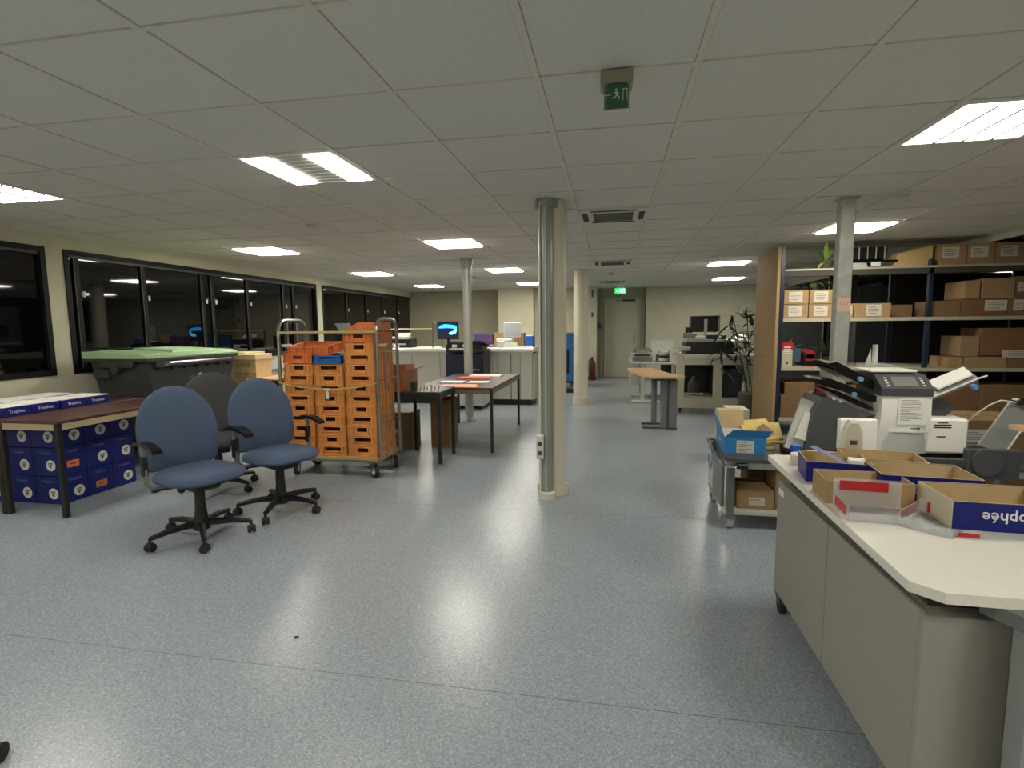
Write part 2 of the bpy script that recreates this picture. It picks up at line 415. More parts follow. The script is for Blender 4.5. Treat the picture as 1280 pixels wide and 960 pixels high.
o = obj('door_contact', MB().box(-.34, -.26, 14.1, 14.26, 1.28, 1.42, b=.01), DGREY, loc=(-.3, 14.18, 1.28))
tag(o, 'small dark box on the wall left of the far door', 'switch box')
for z, lab in ((2.18, 'upper small dark notice on the pillar left of the far door'), (1.65, 'lower small dark notice on the pillar left of the far door')):
    o = obj('wall_notice', MB().box(-.50, -.455, 13.705, 13.72, z-.1 if z > 2 else z-.06, z+.08 if z > 2 else z+.05), DGREY, loc=(-.48, 13.71, z)); tag(o, lab, 'notice')

# ------------------------------------------------------------------ ceiling fittings
def lamp(i, j, n, label):
    x, y = GX+T*(i+.5), GY+T*(j+.5)
    t = thing('ceiling_light', label, 'ceiling light', (x, y, H), group='recessed ceiling lights')
    f = MB(); a = .288
    for (p, q, r_, s_) in ((-a, a, -a, -a+.02), (-a, a, a-.02, a), (-a, -a+.02, -a+.02, a-.02), (a-.02, a, -a+.02, a-.02)): f.box(p, q, r_, s_, -.003, .02)
    child('frame', mesh('frame', f, OFFW), t)
    if n == 2:      # two bright strips with a perforated panel between
        for s_ in (-1, 1):
            child('diffuser', mesh('diffuser', MB().box(s_*.19-.075, s_*.19+.075, -.266, .266, -.008, .012), LAMPE), t)
        pm = MB().box(-.113, .113, -.266, .266, 0, .012)
        pn = child('perforated_panel', mesh('perforated_panel', pm, LGREY), t)
        vm = MB()
        for k in range(8): vm.box(-.09, .09, -.235+k*.063, -.225+k*.063, -.003, 0)
        child('louvre', mesh('louvre', vm, WHITEP), pn)
    else:
        child('diffuser', mesh('diffuser', MB().box(-.268, .268, -.268, .268, -.012 if n == 1 else .0, .014), LAMPE), t)
        if n > 2:
            fm = MB()
            for k in range(1, n): fm.box(-.268+.536*k/n-.008, -.268+.536*k/n+.008, -.25, .25, -.012, -.002)
            child('louvre_bar', mesh('louvre_bar', fm, MGREY), t)
            if n == 3:
                fm = MB()
                for k in range(1, 8): fm.box(-.268, .268, -.268+.067*k-.007, -.268+.067*k+.007, -.011, -.003)
                child('cross_louvre', mesh('cross_louvre', fm, MGREY), t)
    return t
NAMES = {(-4, 3): (3, 'louvred ceiling light nearest the windows, cut by the left picture edge'), (0, 3): (2, 'ceiling light with two bright strips and a perforated panel between'),
 (6, 3): (4, 'large ceiling light with four bright strips at the upper right'), (-4, 8): (1, 'square ceiling light above the wheeled bin by the windows'),
 (0, 8): (1, 'square ceiling light in front of the thin grey post'), (7, 8): (1, 'ceiling light behind the steel column above the rack plant'),
 (-4, 13): (1, 'third ceiling light along the windows, above the orange crates'), (0, 13): (1, 'square ceiling light just right of the thin post top'),
 (6, 13): (1, 'larger of the two far lights left of the chipboard rack end'), (-4, 18): (1, 'small far ceiling light near the end of the window row'),
 (0, 18): (1, 'far ceiling light partly hidden by the thick round column'), (7, 18): (1, 'smallest far light, beyond the one left of the rack')}
for k, v in NAMES.items(): lamp(k[0], k[1], v[0], v[1])
BEH = {(-4, -2): 'ceiling light behind the camera by the windows', (0, -2): 'ceiling light just behind the camera', (6, -2): 'ceiling light behind the camera on the counter side',
 (-4, -7): 'rearmost ceiling light by the windows', (0, -7): 'rearmost ceiling light in the middle', (6, -7): 'rearmost ceiling light on the counter side'}
for k, v in BEH.items(): lamp(k[0], k[1], 1, v)

def ac(i, j, label, cover=None):
    x, y = GX+T*(i+.5), GY+T*(j+.5)
    t = thing('air_conditioner', label, 'air vent', (x, y, H), group='ceiling air conditioning cassettes')
    child('cover', mesh('cover', MB().box(-.288, .288, -.288, .288, -.012, .01, b=.004), TBARW), t)
    g = MB(); g.box(-.17, .17, -.15, .17, -.016, -.012)
    gr = child('grille', mesh('grille', g, DGREY), t)
    s_ = MB()
    for k in range(15): s_.box(-.165, .165, -.145+k*.021, -.138+k*.021, -.02, -.0155)
    child('fins', mesh('fins', s_, MGREY), gr)
    for (a, b, c, d_) in ((-.19, .19, -.26, -.215), (-.19, .19, .215, .26), (-.262, -.215, -.17, .17), (.215, .262, -.17, .17)):
        child('outlet', mesh('outlet', MB().box(a, b, c, d_, -.014, -.011), CDARK), t)
ac(3, 6, 'nearest square ceiling air vent, right of the thick column top')
ac(3, 12, 'second ceiling air vent, further along the same row')
ac(3, 18, 'last ceiling air vent, in front of the exit door')
def smoke(x, y, label):
    t = thing('smoke_detector', label, 'smoke detector', (x, y, H))
    child('base', mesh('base', MB().lathe([(.055, -.016), (.055, 0)]), WHITEP), t)
    child('sensor', mesh('sensor', MB().lathe([(.025, -.045), (.042, -.036), (.046, -.016)]), LGREY), t)
smoke(-2.69, 4.56, 'smoke detector between the two strip light and the window wall')
smoke(2.1, 4.53, 'smoke detector right of the steel column top')
smoke(-2.6, 10.13, 'far smoke detector right of the thin grey post')
smoke(-.01, 10.1, 'far smoke detector between the two farther air vents')
# hanging exit sign, unlit
t = thing('exit_sign', 'small unlit green exit sign hanging from the nearest ceiling tiles', 'exit sign', (.01, 2.17, H), world=True)
obj('housing', MB().box(-.05, .07, 2.15, 2.24, H-.055, H, b=.006), mat('sign_housing', (150, 140, 118), .5), t)
o = obj('sign_plate', MB().prism([(-.036, 2.165), (-.024, 2.145), (.01, 2.137), (.044, 2.145), (.056, 2.165), (.056, 2.18), (-.036, 2.18)], 'z', H-.145, H-.055), GREEN, t)
def runner(m, x, y, z, s, nm, par):
    q = MB(); th = .0015
    def st(a, b, w_): 
        d_ = Vector((b[0]-a[0], b[1]-a[1])); n_ = Vector((-d_.y, d_.x)).normalized()*w_/2
        q.prism([(x+(a[0]+n_.x)*s, z+(a[1]+n_.y)*s), (x+(b[0]+n_.x)*s, z+(b[1]+n_.y)*s), (x+(b[0]-n_.x)*s, z+(b[1]-n_.y)*s), (x+(a[0]-n_.x)*s, z+(a[1]-n_.y)*s)], 'y', y-th, y)
    st((-.1, .28), (0, -.02), .16); st((0, 0), (.2, -.2), .1); st((.2, -.2), (.15, -.42), .08); st((-.02, -.02), (-.2, -.25), .1); st((-.2, -.25), (-.42, -.25), .08)
    st((-.08, .25), (.2, .12), .07); st((-.12, .25), (-.3, .1), .07)
    q.prism([(x+(-.06+.1*math.cos(a*PI/4))*s, z+(.43+.1*math.sin(a*PI/4))*s) for a in range(8)], 'y', y-th, y)
    for b in ((.5, -.5, .56, .5), (.84, -.5, .9, .5), (.5, .44, .9, .5)): q.box(x+b[0]*s, x+b[2]*s, y-th, y, z+b[1]*s, z+b[3]*s)
    q.box(x-.95*s, x-.55*s, y-th, y, z-.03*s, z+.03*s); q.prism([(x-.95*s, z+.12*s), (x-1.1*s, z), (x-.95*s, z-.12*s)], 'y', y-th, y)
    return obj(nm, q, m, par)
runner(SIGNW, .012, 2.137, H-.1, .042, 'pictogram', t)
obj('plate_edge', MB().box(.057, .061, 2.15, 2.18, H-.15, H-.055), CLEAR, t)
obj('bottom_rim', MB().box(-.038, .058, 2.15, 2.182, H-.153, H-.146), WHITEP, t)
t = thing('exit_sign', 'glowing green exit sign hung in front of the far door', 'exit sign', (.2, 13.5, H), world=True)
obj('bracket', MB().box(.12, .28, 13.5, 13.54, H-.05, H), WHITEP, t)
obj('sign_plate', MB().box(.07, .34, 13.5, 13.54, H-.19, H-.05, b=.004), GREENE, t)
runner(SIGNWE, .21, 13.5, H-.12, .1, 'pictogram', t)

# ------------------------------------------------------------------ columns
t = thing('round_column', 'thick cream round column with grey cable duct in the room centre', 'column', (-.465, 4.27, 0), world=True)
obj('shaft', MB().lathe([(.112, .09), (.112, H)], (-.465, 4.29, 0), 32), CREAM, t)
obj('base_collar', MB().lathe([(.124, 0), (.124, .085), (.114, .09)], (-.465, 4.29, 0), 32), CREAM, t)
DUCT = mat('duct_grey', (144, 148, 140), .3, metal=.15)
o = obj('cable_duct', MB().prism([(-.545+.0, 4.19), (-.55, 4.16), (-.535, 4.132), (-.51, 4.12), (-.485, 4.12), (-.46, 4.132), (-.445, 4.16), (-.445, 4.19)], 'z', .05, H), DUCT, t)
obj('duct_ridge', MB().box(-.548, -.538, 4.118, 4.14, .05, H-.02, b=.003), WHITEP, o); obj('duct_ridge', MB().box(-.503, -.495, 4.112, 4.12, .05, H-.02, b=.003), WHITEP, o)
obj('duct_cap', MB().prism([(-.575, 4.28), (-.59, 4.2), (-.57, 4.14), (-.53, 4.112), (-.48, 4.108), (-.44, 4.12), (-.42, 4.15), (-.41, 4.2)], 'z', H-.06, H), DUCT, t)
obj('duct_foot', MB().lathe([(.068, 0), (.068, .045), (.06, .055)], (-.497, 4.155, 0), 24), WHITEP, t)
o = obj('socket_box', MB().box(-.57, -.515, 4.075, 4.135, .33, .52, b=.006), WHITEP, t)
for z in (.38, .455): obj('socket', MB().cyl((-.543, 4.07, z), (-.543, 4.076, z), .018), DGREY, o)
t = thing('round_column', 'cream round column further back, behind the thick one', 'column', (-.525, 9.25, 0), world=True)
obj('shaft', MB().lathe([(.125, .14), (.125, H)], (-.525, 9.4, 0), 28), CREAM, t); obj('base_collar', MB().lathe([(.137, 0), (.137, .13), (.127, .14)], (-.525, 9.4, 0), 28), CREAM, t)
t = thing('thin_post', 'thin grey round post with flared ends behind the dark tables', 'column', (-2.03, 7.45, 0), world=True)
obj('shaft', MB().lathe([(.062, .07), (.062, H-.15)], (-2.03, 7.47, 0), 20), GREYM, t)
obj('flared_head', MB().lathe([(.062, H-.15), (.075, H-.1), (.09, H-.03), (.098, H)], (-2.03, 7.47, 0), 20), GREYM, t)
obj('flared_base', MB().lathe([(.1, 0), (.1, .012), (.08, .03), (.062, .07)], (-2.03, 7.47, 0), 20), GREYM, t)
t = thing('steel_column', 'pale grey square steel column in front of the rack', 'column', (1.785, 4.66, 0), world=True)
obj('shaft', MB().box(1.733, 1.838, 4.63, 4.72, .02, H-.005, b=.006), GALV, t)
obj('base_plate', MB().box(1.67, 1.9, 4.56, 4.79, 0, .02), GREYM, t)
obj('head_plate', MB().box(1.715, 1.855, 4.61, 4.74, H-.012, H), GREYM, t)
o = obj('paper_notice', MB().box(1.738, 1.834, 4.626, 4.63, 1.46, 1.565), mat('salmon_paper', (226, 188, 170), .7), t)
text('1 2 3', .03, mat('ink_red', (190, 110, 100), .7), t, (1.786, 4.625, 1.52))

# ------------------------------------------------------------------ left tables, cartons, paper reams
def table(label, x0, x1, y0, y1, z, top, edge, legm, legr=.018, apron=True, group=None, skip=(), noside=0):
    t = thing('table', label, 'table', ((x0+x1)/2, (y0+y1)/2, 0), world=True, group=group)
    obj('tabletop', MB().box(x0, x1, y0, y1, z-.022, z, b=.003), top, t)
    ap = MB().box(x0+.006, x1-.006, y0+.006, y0+.02, z-.07, z-.022).box(x0+.006, x1-.006, y1-.02, y1-.006, z-.07, z-.022)
    if noside != -1: ap.box(x0+.006, x0+.02, y0+.02, y1-.02, z-.07, z-.022)
    if noside != 1: ap.box(x1-.02, x1-.006, y0+.02, y1-.02, z-.07, z-.022)
    obj('apron', ap, edge, t)
    for k, (x, y) in enumerate(((x0+legr, y0+legr), (x1-legr, y0+legr), (x0+legr, y1-legr), (x1-legr, y1-legr))):
        if k in skip: continue
        obj('leg', MB().box(x-legr, x+legr, y-legr, y+legr, 0, z-.022, b=.003), legm, t)
    return t
table('dark-topped table with pale edge left foreground, cartons underneath', -4.47, -3.93, 3.14, 4.4, .72, TABD, EDGE, BLACKM, noside=-1)
table('matching dark-topped table pushed against it, cut by the left picture edge', -5.03, -4.475, 3.14, 4.4, .72, TABD, EDGE, BLACKM, noside=1)

def aface(m, par, cx, cz, y, r, side='y'):
    pass
def sticker_mesh():
    mb = MB(); mb.prism([(.045*math.cos(k*PI/10), .045*math.sin(k*PI/10)) for k in range(20)], 'y', -.0012, 0)
    mb.m = 1
    for P in ([(-.024, .02), (.024, .02), (.018, .011), (-.016, .011)], [(-.008, .007), (.016, .007), (-.001, -.026), (-.01, -.02)], [(-.024, .015), (-.016, .01), (-.006, -.013), (-.012, -.016)]):
        mb.prism(P, 'y', -.0022, -.001)
    return mesh('sticker', mb, [PAPER, mat('logo_grey', (104, 110, 104), .6)])
STK = sticker_mesh()
OLM = mesh('orange_label', (lambda q: (q.box(-.05, .05, -.0012, 0, -.027, .027), setattr(q, 'm', 1), q.box(-.025, .02, -.002, -.001, -.004, .004), q)[-1])(MB()), [ORL, REDD])
CW, CD, CH = .25, .222, .229
cart_me = mesh('paper_carton', MB().box(-CW/2, CW/2, -CD/2, CD/2, 0, CH-.004, b=.003), NAVY)
lidl = mesh('lid_line', MB().box(-CW/2-.001, CW/2+.001, -CD/2-.001, CD/2+.001, CH-.062, CH-.06), NAVYD)
ROWN = ['bottom', 'middle', 'top']; COLN = ['at the right corner', 'second from the right corner', 'third from the right corner', 'leftmost']
def carton(x, y, z, label, front, side):
    o = bpy.data.objects.new('paper_carton', cart_me); C.objects.link(o); o.location = (x, y, z)
    tag(o, label, 'carton', 'navy paper cartons under the left table')
    child('lid_line', lidl, o)
    child('lettering', text_mesh('Trophée', .03, LBLUE), o, Matrix.Translation((0, -CD/2-.001, CH-.045)) @ Euler((PI/2, 0, 0)).to_matrix().to_4x4())
    if front == 'r': child('sticker', STK, o, Matrix.Translation((.045, -CD/2, .085)))
    if side:
        child('lettering', text_mesh('Trophée', .03, LBLUE), o, Matrix.Translation((CW/2+.001, 0, CH-.045)) @ Euler((PI/2, 0, PI/2)).to_matrix().to_4x4())
        child('sticker' if side == 'r' else 'orange_label', STK if side == 'r' else OLM, o, TR(CW/2, .03 if side == 'r' else .0, .08, rz=PI/2))
    return o
cx0 = -4.385; cy0 = 3.50
for lv in range(3):
    for c in range(4):
        f = 'r' if c < 4 else ''
        s_ = [('r', 'o', 'r')[0], 'o', 'r'][lv] if c == 0 else None
        carton(cx0-c*(CW+.003), cy0, lv*CH, 'navy paper carton, %s layer of the front row, %s' % (ROWN[lv], COLN[c]), f, s_)
    for r_ in (1, 2):
        s_ = [('o', 'r'), ('r', 'r'), ('r', 'r')][lv][r_-1]
        carton(cx0, cy0+r_*(CD+.003), lv*CH, 'navy paper carton, %s layer on the aisle side, %s' % (ROWN[lv], ['', 'behind the corner carton', 'farthest back'][r_]), '', s_)
# reams on the tables
rm = MB(); rm.box(-.15, .15, -.107, .107, 0, .074, b=.004); rm.m = 1; rm.box(-.146, .146, -.103, .103, .0735, .079)
ream_me = mesh('paper_ream', rm, [NAVYD, PAPER])
rn = 0
rows_ = ['nearest', 'second', 'third', 'farthest']
for c, x in enumerate((-4.66, -4.975)):
    for r_ in range(4):
        o = bpy.data.objects.new('paper_ream', ream_me); C.objects.link(o); o.location = (x-.02*r_*c, 3.31+r_*.225, .72); o.rotation_euler = (0, 0, (.04, -.03, .05, -.02)[r_])
        tag(o, 'navy paper pack with white top, %s in the %s row on the left tables' % (rows_[r_], ['aisle-side', 'window-side'][c]), 'paper pack', 'navy paper packs on the left tables')
        child('lettering', text_mesh('Trophée', .034, LTEXT), o, Matrix.Translation((-.03, -.1078, .037)) @ Euler((PI/2, 0, 0)).to_matrix().to_4x4())
        child('lettering', text_mesh('Trophée', .034, LTEXT), o, Matrix.Translation((.1508, 0, .037)) @ Euler((PI/2, 0, PI/2)).to_matrix().to_4x4())

# ------------------------------------------------------------------ wheeled bin
t = thing('wheeled_bin', 'large dark wheeled waste container with green lid by the windows', 'waste bin', (-4.9, 5.2, 0), rz=-.03)
t.scale = (1, .9, 1)
def binbody():
    q = MB(); x0, x1, y0, y1 = -.36, .36, -.66, .66
    q.hexa([(x0+.09, y0+.14, .16), (x1-.09, y0+.14, .16), (x1-.09, y1-.14, .16), (x0+.09, y1-.14, .16), (x0, y0, 1.06), (x1, y0, 1.06), (x1, y1, 1.06), (x0, y1, 1.06)])
    return q
child('body', mesh('body', binbody(), BINB), t)
rim = MB(); rim.box(-.40, .40, -.70, .70, 1.05, 1.085, b=.008); rim.box(.36, .40, -.6, .6, .99, 1.05, b=.006)
for k in range(7): rim.box(.352, .39, -.55+k*.18, -.535+k*.18, .96, 1.05)
rim.box(-.2, .2, -.72, -.66, .99, 1.055, b=.01)
child('rim', mesh('rim', rim, BINB), t)
lid = MB(); L_ = [(-.41, 1.085), (.40, 1.085), (.40, 1.1), (.3, 1.13), (-.3, 1.16), (-.41, 1.155)]
lid.prism(L_, 'y', -.71, .71)
lo = child('lid', mesh('lid', lid, BING), t)
child('lid_panel', mesh('lid_panel', MB().prism([(-.28, 1.157), (.25, 1.13), (.24, 1.15), (-.26, 1.175)], 'y', -.2, .45), BING), lo)
child('lid_rib', mesh('lid_rib', MB().prism([(-.3, 1.155), (.33, 1.12), (.32, 1.132), (-.3, 1.168)], 'y', -.6, -.45), BING), lo)
child('paper_sheet', mesh('paper_sheet', MB().prism([(-.2, 1.172), (.18, 1.152), (.18, 1.155), (-.2, 1.176)], 'y', -.05, .2), mat('pale_green_paper', (196, 222, 184), .6)), lo)
child('handle_bar', mesh('handle_bar', MB().tube([(.37, -.5, 1.0), (.45, -.48, 1.03), (.45, .48, 1.03), (.37, .5, 1.0)], .016), STEEL), t)
for s_ in (-1, 1):
    child('lift_trunnion', mesh('lift_trunnion', MB().cyl((0, s_*.6, .98), (0, s_*.74, .98), .045).box(-.3, -.12, min(s_*.6, s_*.7), max(s_*.6, s_*.7), .88, .98, b=.01), BINB), t)
for k, (x, y) in enumerate(((-.24, -.45), (.24, -.45), (-.24, .45), (.24, .45))):
    cs = child('caster', mesh('caster', MB().cyl((x-.02, y, .08), (x+.02, y, .08), .08, n=20).box(x-.035, x+.035, y-.05, y+.05, .12, .165), RUBBER), t)
lb = child('white_label', mesh('white_label', MB().box(-.045, .045, -.003, 0, -.03, .03), PAPER), t, TR(-.04, -.628, .93, rx=-.15))
child('lettering', text_mesh('126', .03, INK), lb, TR(0, -.0035, 0, rx=PI/2))
lg = child('logo', mesh('logo', MB().prism([(.03*math.cos(a), .03*math.sin(a)) for a in [PI*.95-k*PI*1.6/12 for k in range(13)]]+[(.014*math.cos(a), .014*math.sin(a)) for a in [-PI*.65+k*PI*1.6/12 for k in range(13)]], 'y', -.002, 0), LTEXT), t, TR(.342, .08, .86, rz=PI/2, rx=0))
LG2 = mat('lettering_grey', (120, 120, 116), .6)
child('lettering', text_mesh('ad', .07, LG2), t, TR(.342, -.06, .86, rx=PI/2, rz=PI/2)); child('lettering', text_mesh('rente', .07, LG2), t, TR(.342, .23, .86, rx=PI/2, rz=PI/2))

# small table with archive box behind the bin
t = table('small beech-topped table with dark frame between bin and crate trolley', -4.44, -3.83, 5.98, 6.5, .75, BEECH, BLACKM, BLACKM)
t = thing('archive_box', 'kraft archive box with lifted-edge lid on the small beech table', 'box', (-4.6, 6.25, .75), world=True)
obj('body', MB().box(-4.76, -4.42, 6.04, 6.36, .75, 1.0, b=.002), BROWNL, t)
obj('lid', MB().box(-4.77, -4.41, 6.03, 6.37, .985, 1.05, b=.004), mat('kraft_lid', (226, 204, 160), .8), t)
text('conib', .09, mat('print_brown', (120, 98, 64), .8), t, (-4.59, 6.0395, .92))
q = MB()
for k in range(9): q.box(-4.74+k*.036, -4.74+k*.036+.012+.008*(k % 3), 6.039, 6.04, .78, .82)
q.box(-4.75, -4.43, 6.039, 6.04, .76, .77)
obj('printed_band', q, mat('print_olive', (150, 138, 80), .8), t)
o = obj('archive_lid', MB().box(-4.98, -4.79, 5.95, 6.35, .95, 1.07, b=.004), mat('kraft_lid', (226, 204, 160), .8), loc=(-4.88, 6.15, .73)); tag(o, 'second pale archive box behind the first, beside the bin', 'box')
bpy.data.objects.remove(o)
t = thing('archive_box', 'second pale archive box half hidden between bin and window', 'box', (-4.9, 6.5, .0), world=True)
obj('body', MB().box(-5.15, -4.8, 6.35, 6.75, .0, 1.0, b=.002), BROWNL, t); obj('lid', MB().box(-5.16, -4.79, 6.34, 6.76, .99, 1.06, b=.004), mat('kraft_lid', (226, 204, 160), .8), t)
o = obj('wall_trunking', MB().box(XL, XL+.06, 6.6, 14.2, .72, .87, b=.004), WHITEP, loc=(XL+.03, 10, .72)); tag(o, 'white cable trunking running along the wall under the windows', 'cable trunking')

# ------------------------------------------------------------------ office chairs
def arch(w, h, n=8):      # arched outline, base at z=0
    P = []
    for k in range(n*2+1):
        a = PI*k/(n*2); P.append((w/2*math.cos(a)*(1), h*.46+h*.54*math.sin(a)**.95))
    P += [(-w*.49, h*.2), (-w*.46, h*.07), (-w*.38, 0.01), (0, -.005), (w*.38, 0.01), (w*.46, h*.07), (w*.49, h*.2)]
    return P
def chair(label, loc, rz, cush, arms=(1, 1), seed=0, spin=0, group='office swivel chairs', lean=.12):
    """faces local -Y"""
    t = thing('office_chair', label, 'chair', loc, rz, group)
    prof = [(.0001, -.03), (.55, -.034), (.85, -.026), (.97, -.012), (1, .002), (.98, .016), (.9, .026), (.5, .03), (.0001, .03)]
    bf = lambda x, y, z: (x, y-.28*x*x+.22-.0+lean*(z), z+.50)
    child('backrest', mesh('backrest', MB().pillow(arch(.51, .55), [(k, y-.0) for k, y in prof], lambda x, y, z: (x, y+.21-.5*x*x+lean*z, z+.445)), cush), t)
    child('back_shell', mesh('back_shell', MB().pillow(arch(.47, .5), [(.0001, .028), (.9, .028), (1, .034), (.95, .045), (.0001, .05)], lambda x, y, z: (x, y+.212-.5*x*x+lean*z, z+.485)), BLACK), t)
    so = [(p[0], p[1]) for p in rrect(.49, .46, .16, 6)]
    def sf(x, y, z): return (x, z-.03, .47-y-.6*x*x*.35+(-.018 if z < -.17 else 0)*((-.17-z)/.06))
    child('seat', mesh('seat', MB().pillow(so, [(.0001, -.012), (.6, -.012), (.88, -.004), (.97, .01), (1, .028), (.97, .045), (.85, .055), (.0001, .058)], sf), cush), t)
    child('seat_pan', mesh('seat_pan', MB().box(-.17, .17, -.15, .15, .385, .412, b=.01).box(-.09, .09, -.12, .14, .335, .39, b=.015), BLACK), t)
    child('back_bracket', mesh('back_bracket', MB().tube([(0, .1, .39), (0, .22, .40), (0, .29, .47), (0, .30, .62)], .02).box(-.04, .04, .26, .29, .46, .66, b=.005), BLACK), t)
    child('lever', mesh('lever', MB().tube([(-.08, 0, .37), (-.24, .02, .375)], .006).box(-.27, -.23, .005, .035, .367, .383, b=.004), BLACK), t)
    for s_, on in zip((-1, 1), arms):
        if not on: continue
        a = child('armrest', mesh('armrest', MB().tube([(s_*.1, .02, .385), (s_*.25, .03, .385), (s_*.285, .04, .42), (s_*.285, .06, .66)], .014), MGREY), t)
        pad = [(-.14, .635), (-.13, .655), (-.06, .682), (.03, .69), (.1, .684), (.14, .665), (.145, .652), (.1, .665), (.0, .668), (-.08, .655)]
        child('arm_pad', mesh('arm_pad', MB().prism(pad, 'x', s_*.285-.028, s_*.285+.028), BLACKG), a)
        child('arm_slide', mesh('arm_slide', MB().box(s_*.285-.016, s_*.285+.016, .035, .075, .47, .6, b=.006), BLACK), a)
    child('gas_lift', mesh('gas_lift', MB().lathe([(.05, .08), (.045, .11), (.034, .2), (.03, .34)]), BLACK), t)
    b = MB(); b.lathe([(.052, .06), (.055, .08), (.052, .115), (.04, .12)])
    for k in range(5):
        a = spin+k*2*PI/5; b.tube([(.04*math.cos(a), .04*math.sin(a), .1), (.18*math.cos(a), .18*math.sin(a), .098), (.3*math.cos(a), .3*math.sin(a), .08)], [.026, .021, .016], n=6)
    child('star_base', mesh('star_base', b, BLACK), t)
    for k in range(5):
        a = spin+k*2*PI/5; x, y = .3*math.cos(a), .3*math.sin(a)
        q = MB(); d_ = Vector((-math.sin(a+.5+seed*k), math.cos(a+.5+seed*k), 0))
        for s_ in (-1, 1): q.cyl(Vector((x, y, .026))+d_*s_*.006, Vector((x, y, .026))+d_*s_*.024, .026, n=14)
        q.cyl((x, y, .026), (x, y, .085), .009, n=8); q.cyl(Vector((x, y, .036))-d_*.012, Vector((x, y, .036))+d_*.012, .024, n=10)
        child('caster', mesh('caster', q, RUBBER), t)
    return t
chair('blue fabric swivel chair nearest the camera, beside the dark table', (-2.66, 2.99, 0), 1.18, CUSH, (1, 1), .7, spin=-3.26)
chair('blue fabric swivel chair with raised armrests, in front of the crate trolley', (-2.45, 3.55, 0), 1.12, CUSH, (1, 1), 1.3, spin=-2.46)
chair('dark grey fabric swivel chair behind the two blue ones', (-3.30, 3.95, 0), .75, CUSHG, (0, 0), .4, spin=-3.4)
o = obj('chair_caster', MB().cyl((-1.955, 1.23, .03), (-1.905, 1.25, .03), .03, n=16).cyl((-1.99, 1.22, .03), (-1.96, 1.23, .03), .03, n=16).tube([(-1.95, 1.24, .03), (-1.95, 1.24, .09), (-2.2, 1.1, .11)], .012), RUBBER, loc=(-1.95, 1.24, 0))
tag(o, 'black chair caster at the lower left picture edge', 'caster')
o = obj('floor_crumb', MB().prism([(-1.38, 2.03), (-1.375, 2.022), (-1.365, 2.027), (-1.36, 2.038), (-1.37, 2.036)], 'z', 0, .006), BLACKM, loc=(-1.37, 2.03, 0)); tag(o, 'small dark crumb of dirt on the grey floor in front of the chairs', 'crumb')

# ------------------------------------------------------------------ roll cage with crates
RX0, RX1, RY0, RY1 = -3.015, -2.052, 4.44, 4.94
t = thing('roll_cage', 'steel roll cage trolley with wooden base holding the orange crates', 'trolley', ((RX0+RX1)/2, (RY0+RY1)/2, 0), world=True)
obj('platform', MB().box(RX0+.01, RX1-.01, RY0, RY1, .155, .195, b=.004), mat('plywood', (186, 158, 96), .6, noise=.1, scale=9), t)
obj('platform_frame', MB().box(RX0, RX1, RY0-.008, RY0, .15, .172).box(RX0, RX1, RY1, RY1+.008, .15, .172), STEEL, t)
def cage_end(x):
    q = MB(); r_ = .12; pts = [(x, RY0+.02, .15), (x, RY0+.02, 1.45-r_)]
    for k in range(1, 6): a = PI-PI/2*k/5; pts.append((x, RY0+.02+r_+r_*math.cos(a), 1.45-r_+r_*math.sin(a)))
    for k in range(0, 6): a = PI/2-PI/2*k/5; pts.append((x, RY1-.02-r_+r_*math.cos(a), 1.45-r_+r_*math.sin(a)))
    pts.append((x, RY1-.02, .15)); q.tube(pts, .016)
    e = obj('end_frame', q, STEEL, t)
    for y in (RY0+.17, RY0+.33): obj('upright_bar', MB().cyl((x, y, .17), (x, y, 1.43), .008, n=8), STEEL, e)
    for z in (.5, .9, 1.15): obj('cross_bar', MB().cyl((x, RY0+.03, z), (x, RY1-.03, z), .007, n=8), STEEL, e)
    obj('white_plate', MB().box(x-.012, x+.018, RY0+.08, RY0+.2, 1.2, 1.225), WHITEP, e)
cage_end(RX0); cage_end(RX1)
obj('tie_rail', MB().box(RX0, RX1, RY0+.0, RY0+.012, 1.325, 1.345, b=.003), STRAPM, t)
pts = [(RX0, RY0-.012, .88)]
for k in range(1, 12): u_ = k/12; pts.append((RX0+(RX1-RX0)*u_, RY0-.016, (.88-.06*math.sin(u_*PI)**.8)))
pts.append((RX1, RY0-.012, .88))
obj('strap', MB().tube(pts, .008, n=6), STRAPM, t)
obj('strap_buckle', MB().box(-2.56, -2.5, RY0-.03, RY0-.012, .81, .83, b=.003).box(-2.54, -2.515, RY0-.022, RY0-.014, .73, .81), WHITEP, t)
for (x, y, a) in ((RX0+.1, RY0+.06, .3), (RX1-.09, RY0+.06, .9), (RX0+.1, RY1-.06, -.4), (RX1-.03, RY1-.08, .5)):
    M = TR(x, y, 0, rz=a); q = MB()
    q.box(-.035, .035, -.04, .04, .14, .15, M=M)
    for s_ in (-1, 1): q.hexa([(s_*.024-.003, -.03, .06), (s_*.024+.003, -.03, .06), (s_*.024+.003, .02, .06), (s_*.024-.003, .02, .06), (s_*.024-.003, -.035, .145), (s_*.024+.003, -.035, .145), (s_*.024+.003, .04, .145), (s_*.024-.003, .04, .145)], M=M)
    cb = obj('caster', q, STEEL, t)
    obj('wheel', MB().cyl((-.016, -.02, .06), (.016, -.02, .06), .06, n=24, M=M), RUBBER, cb)
    obj('wheel_hub', MB().cyl((-.019, -.02, .06), (.019, -.02, .06), .036, n=20, M=M), WHITEP, cb)
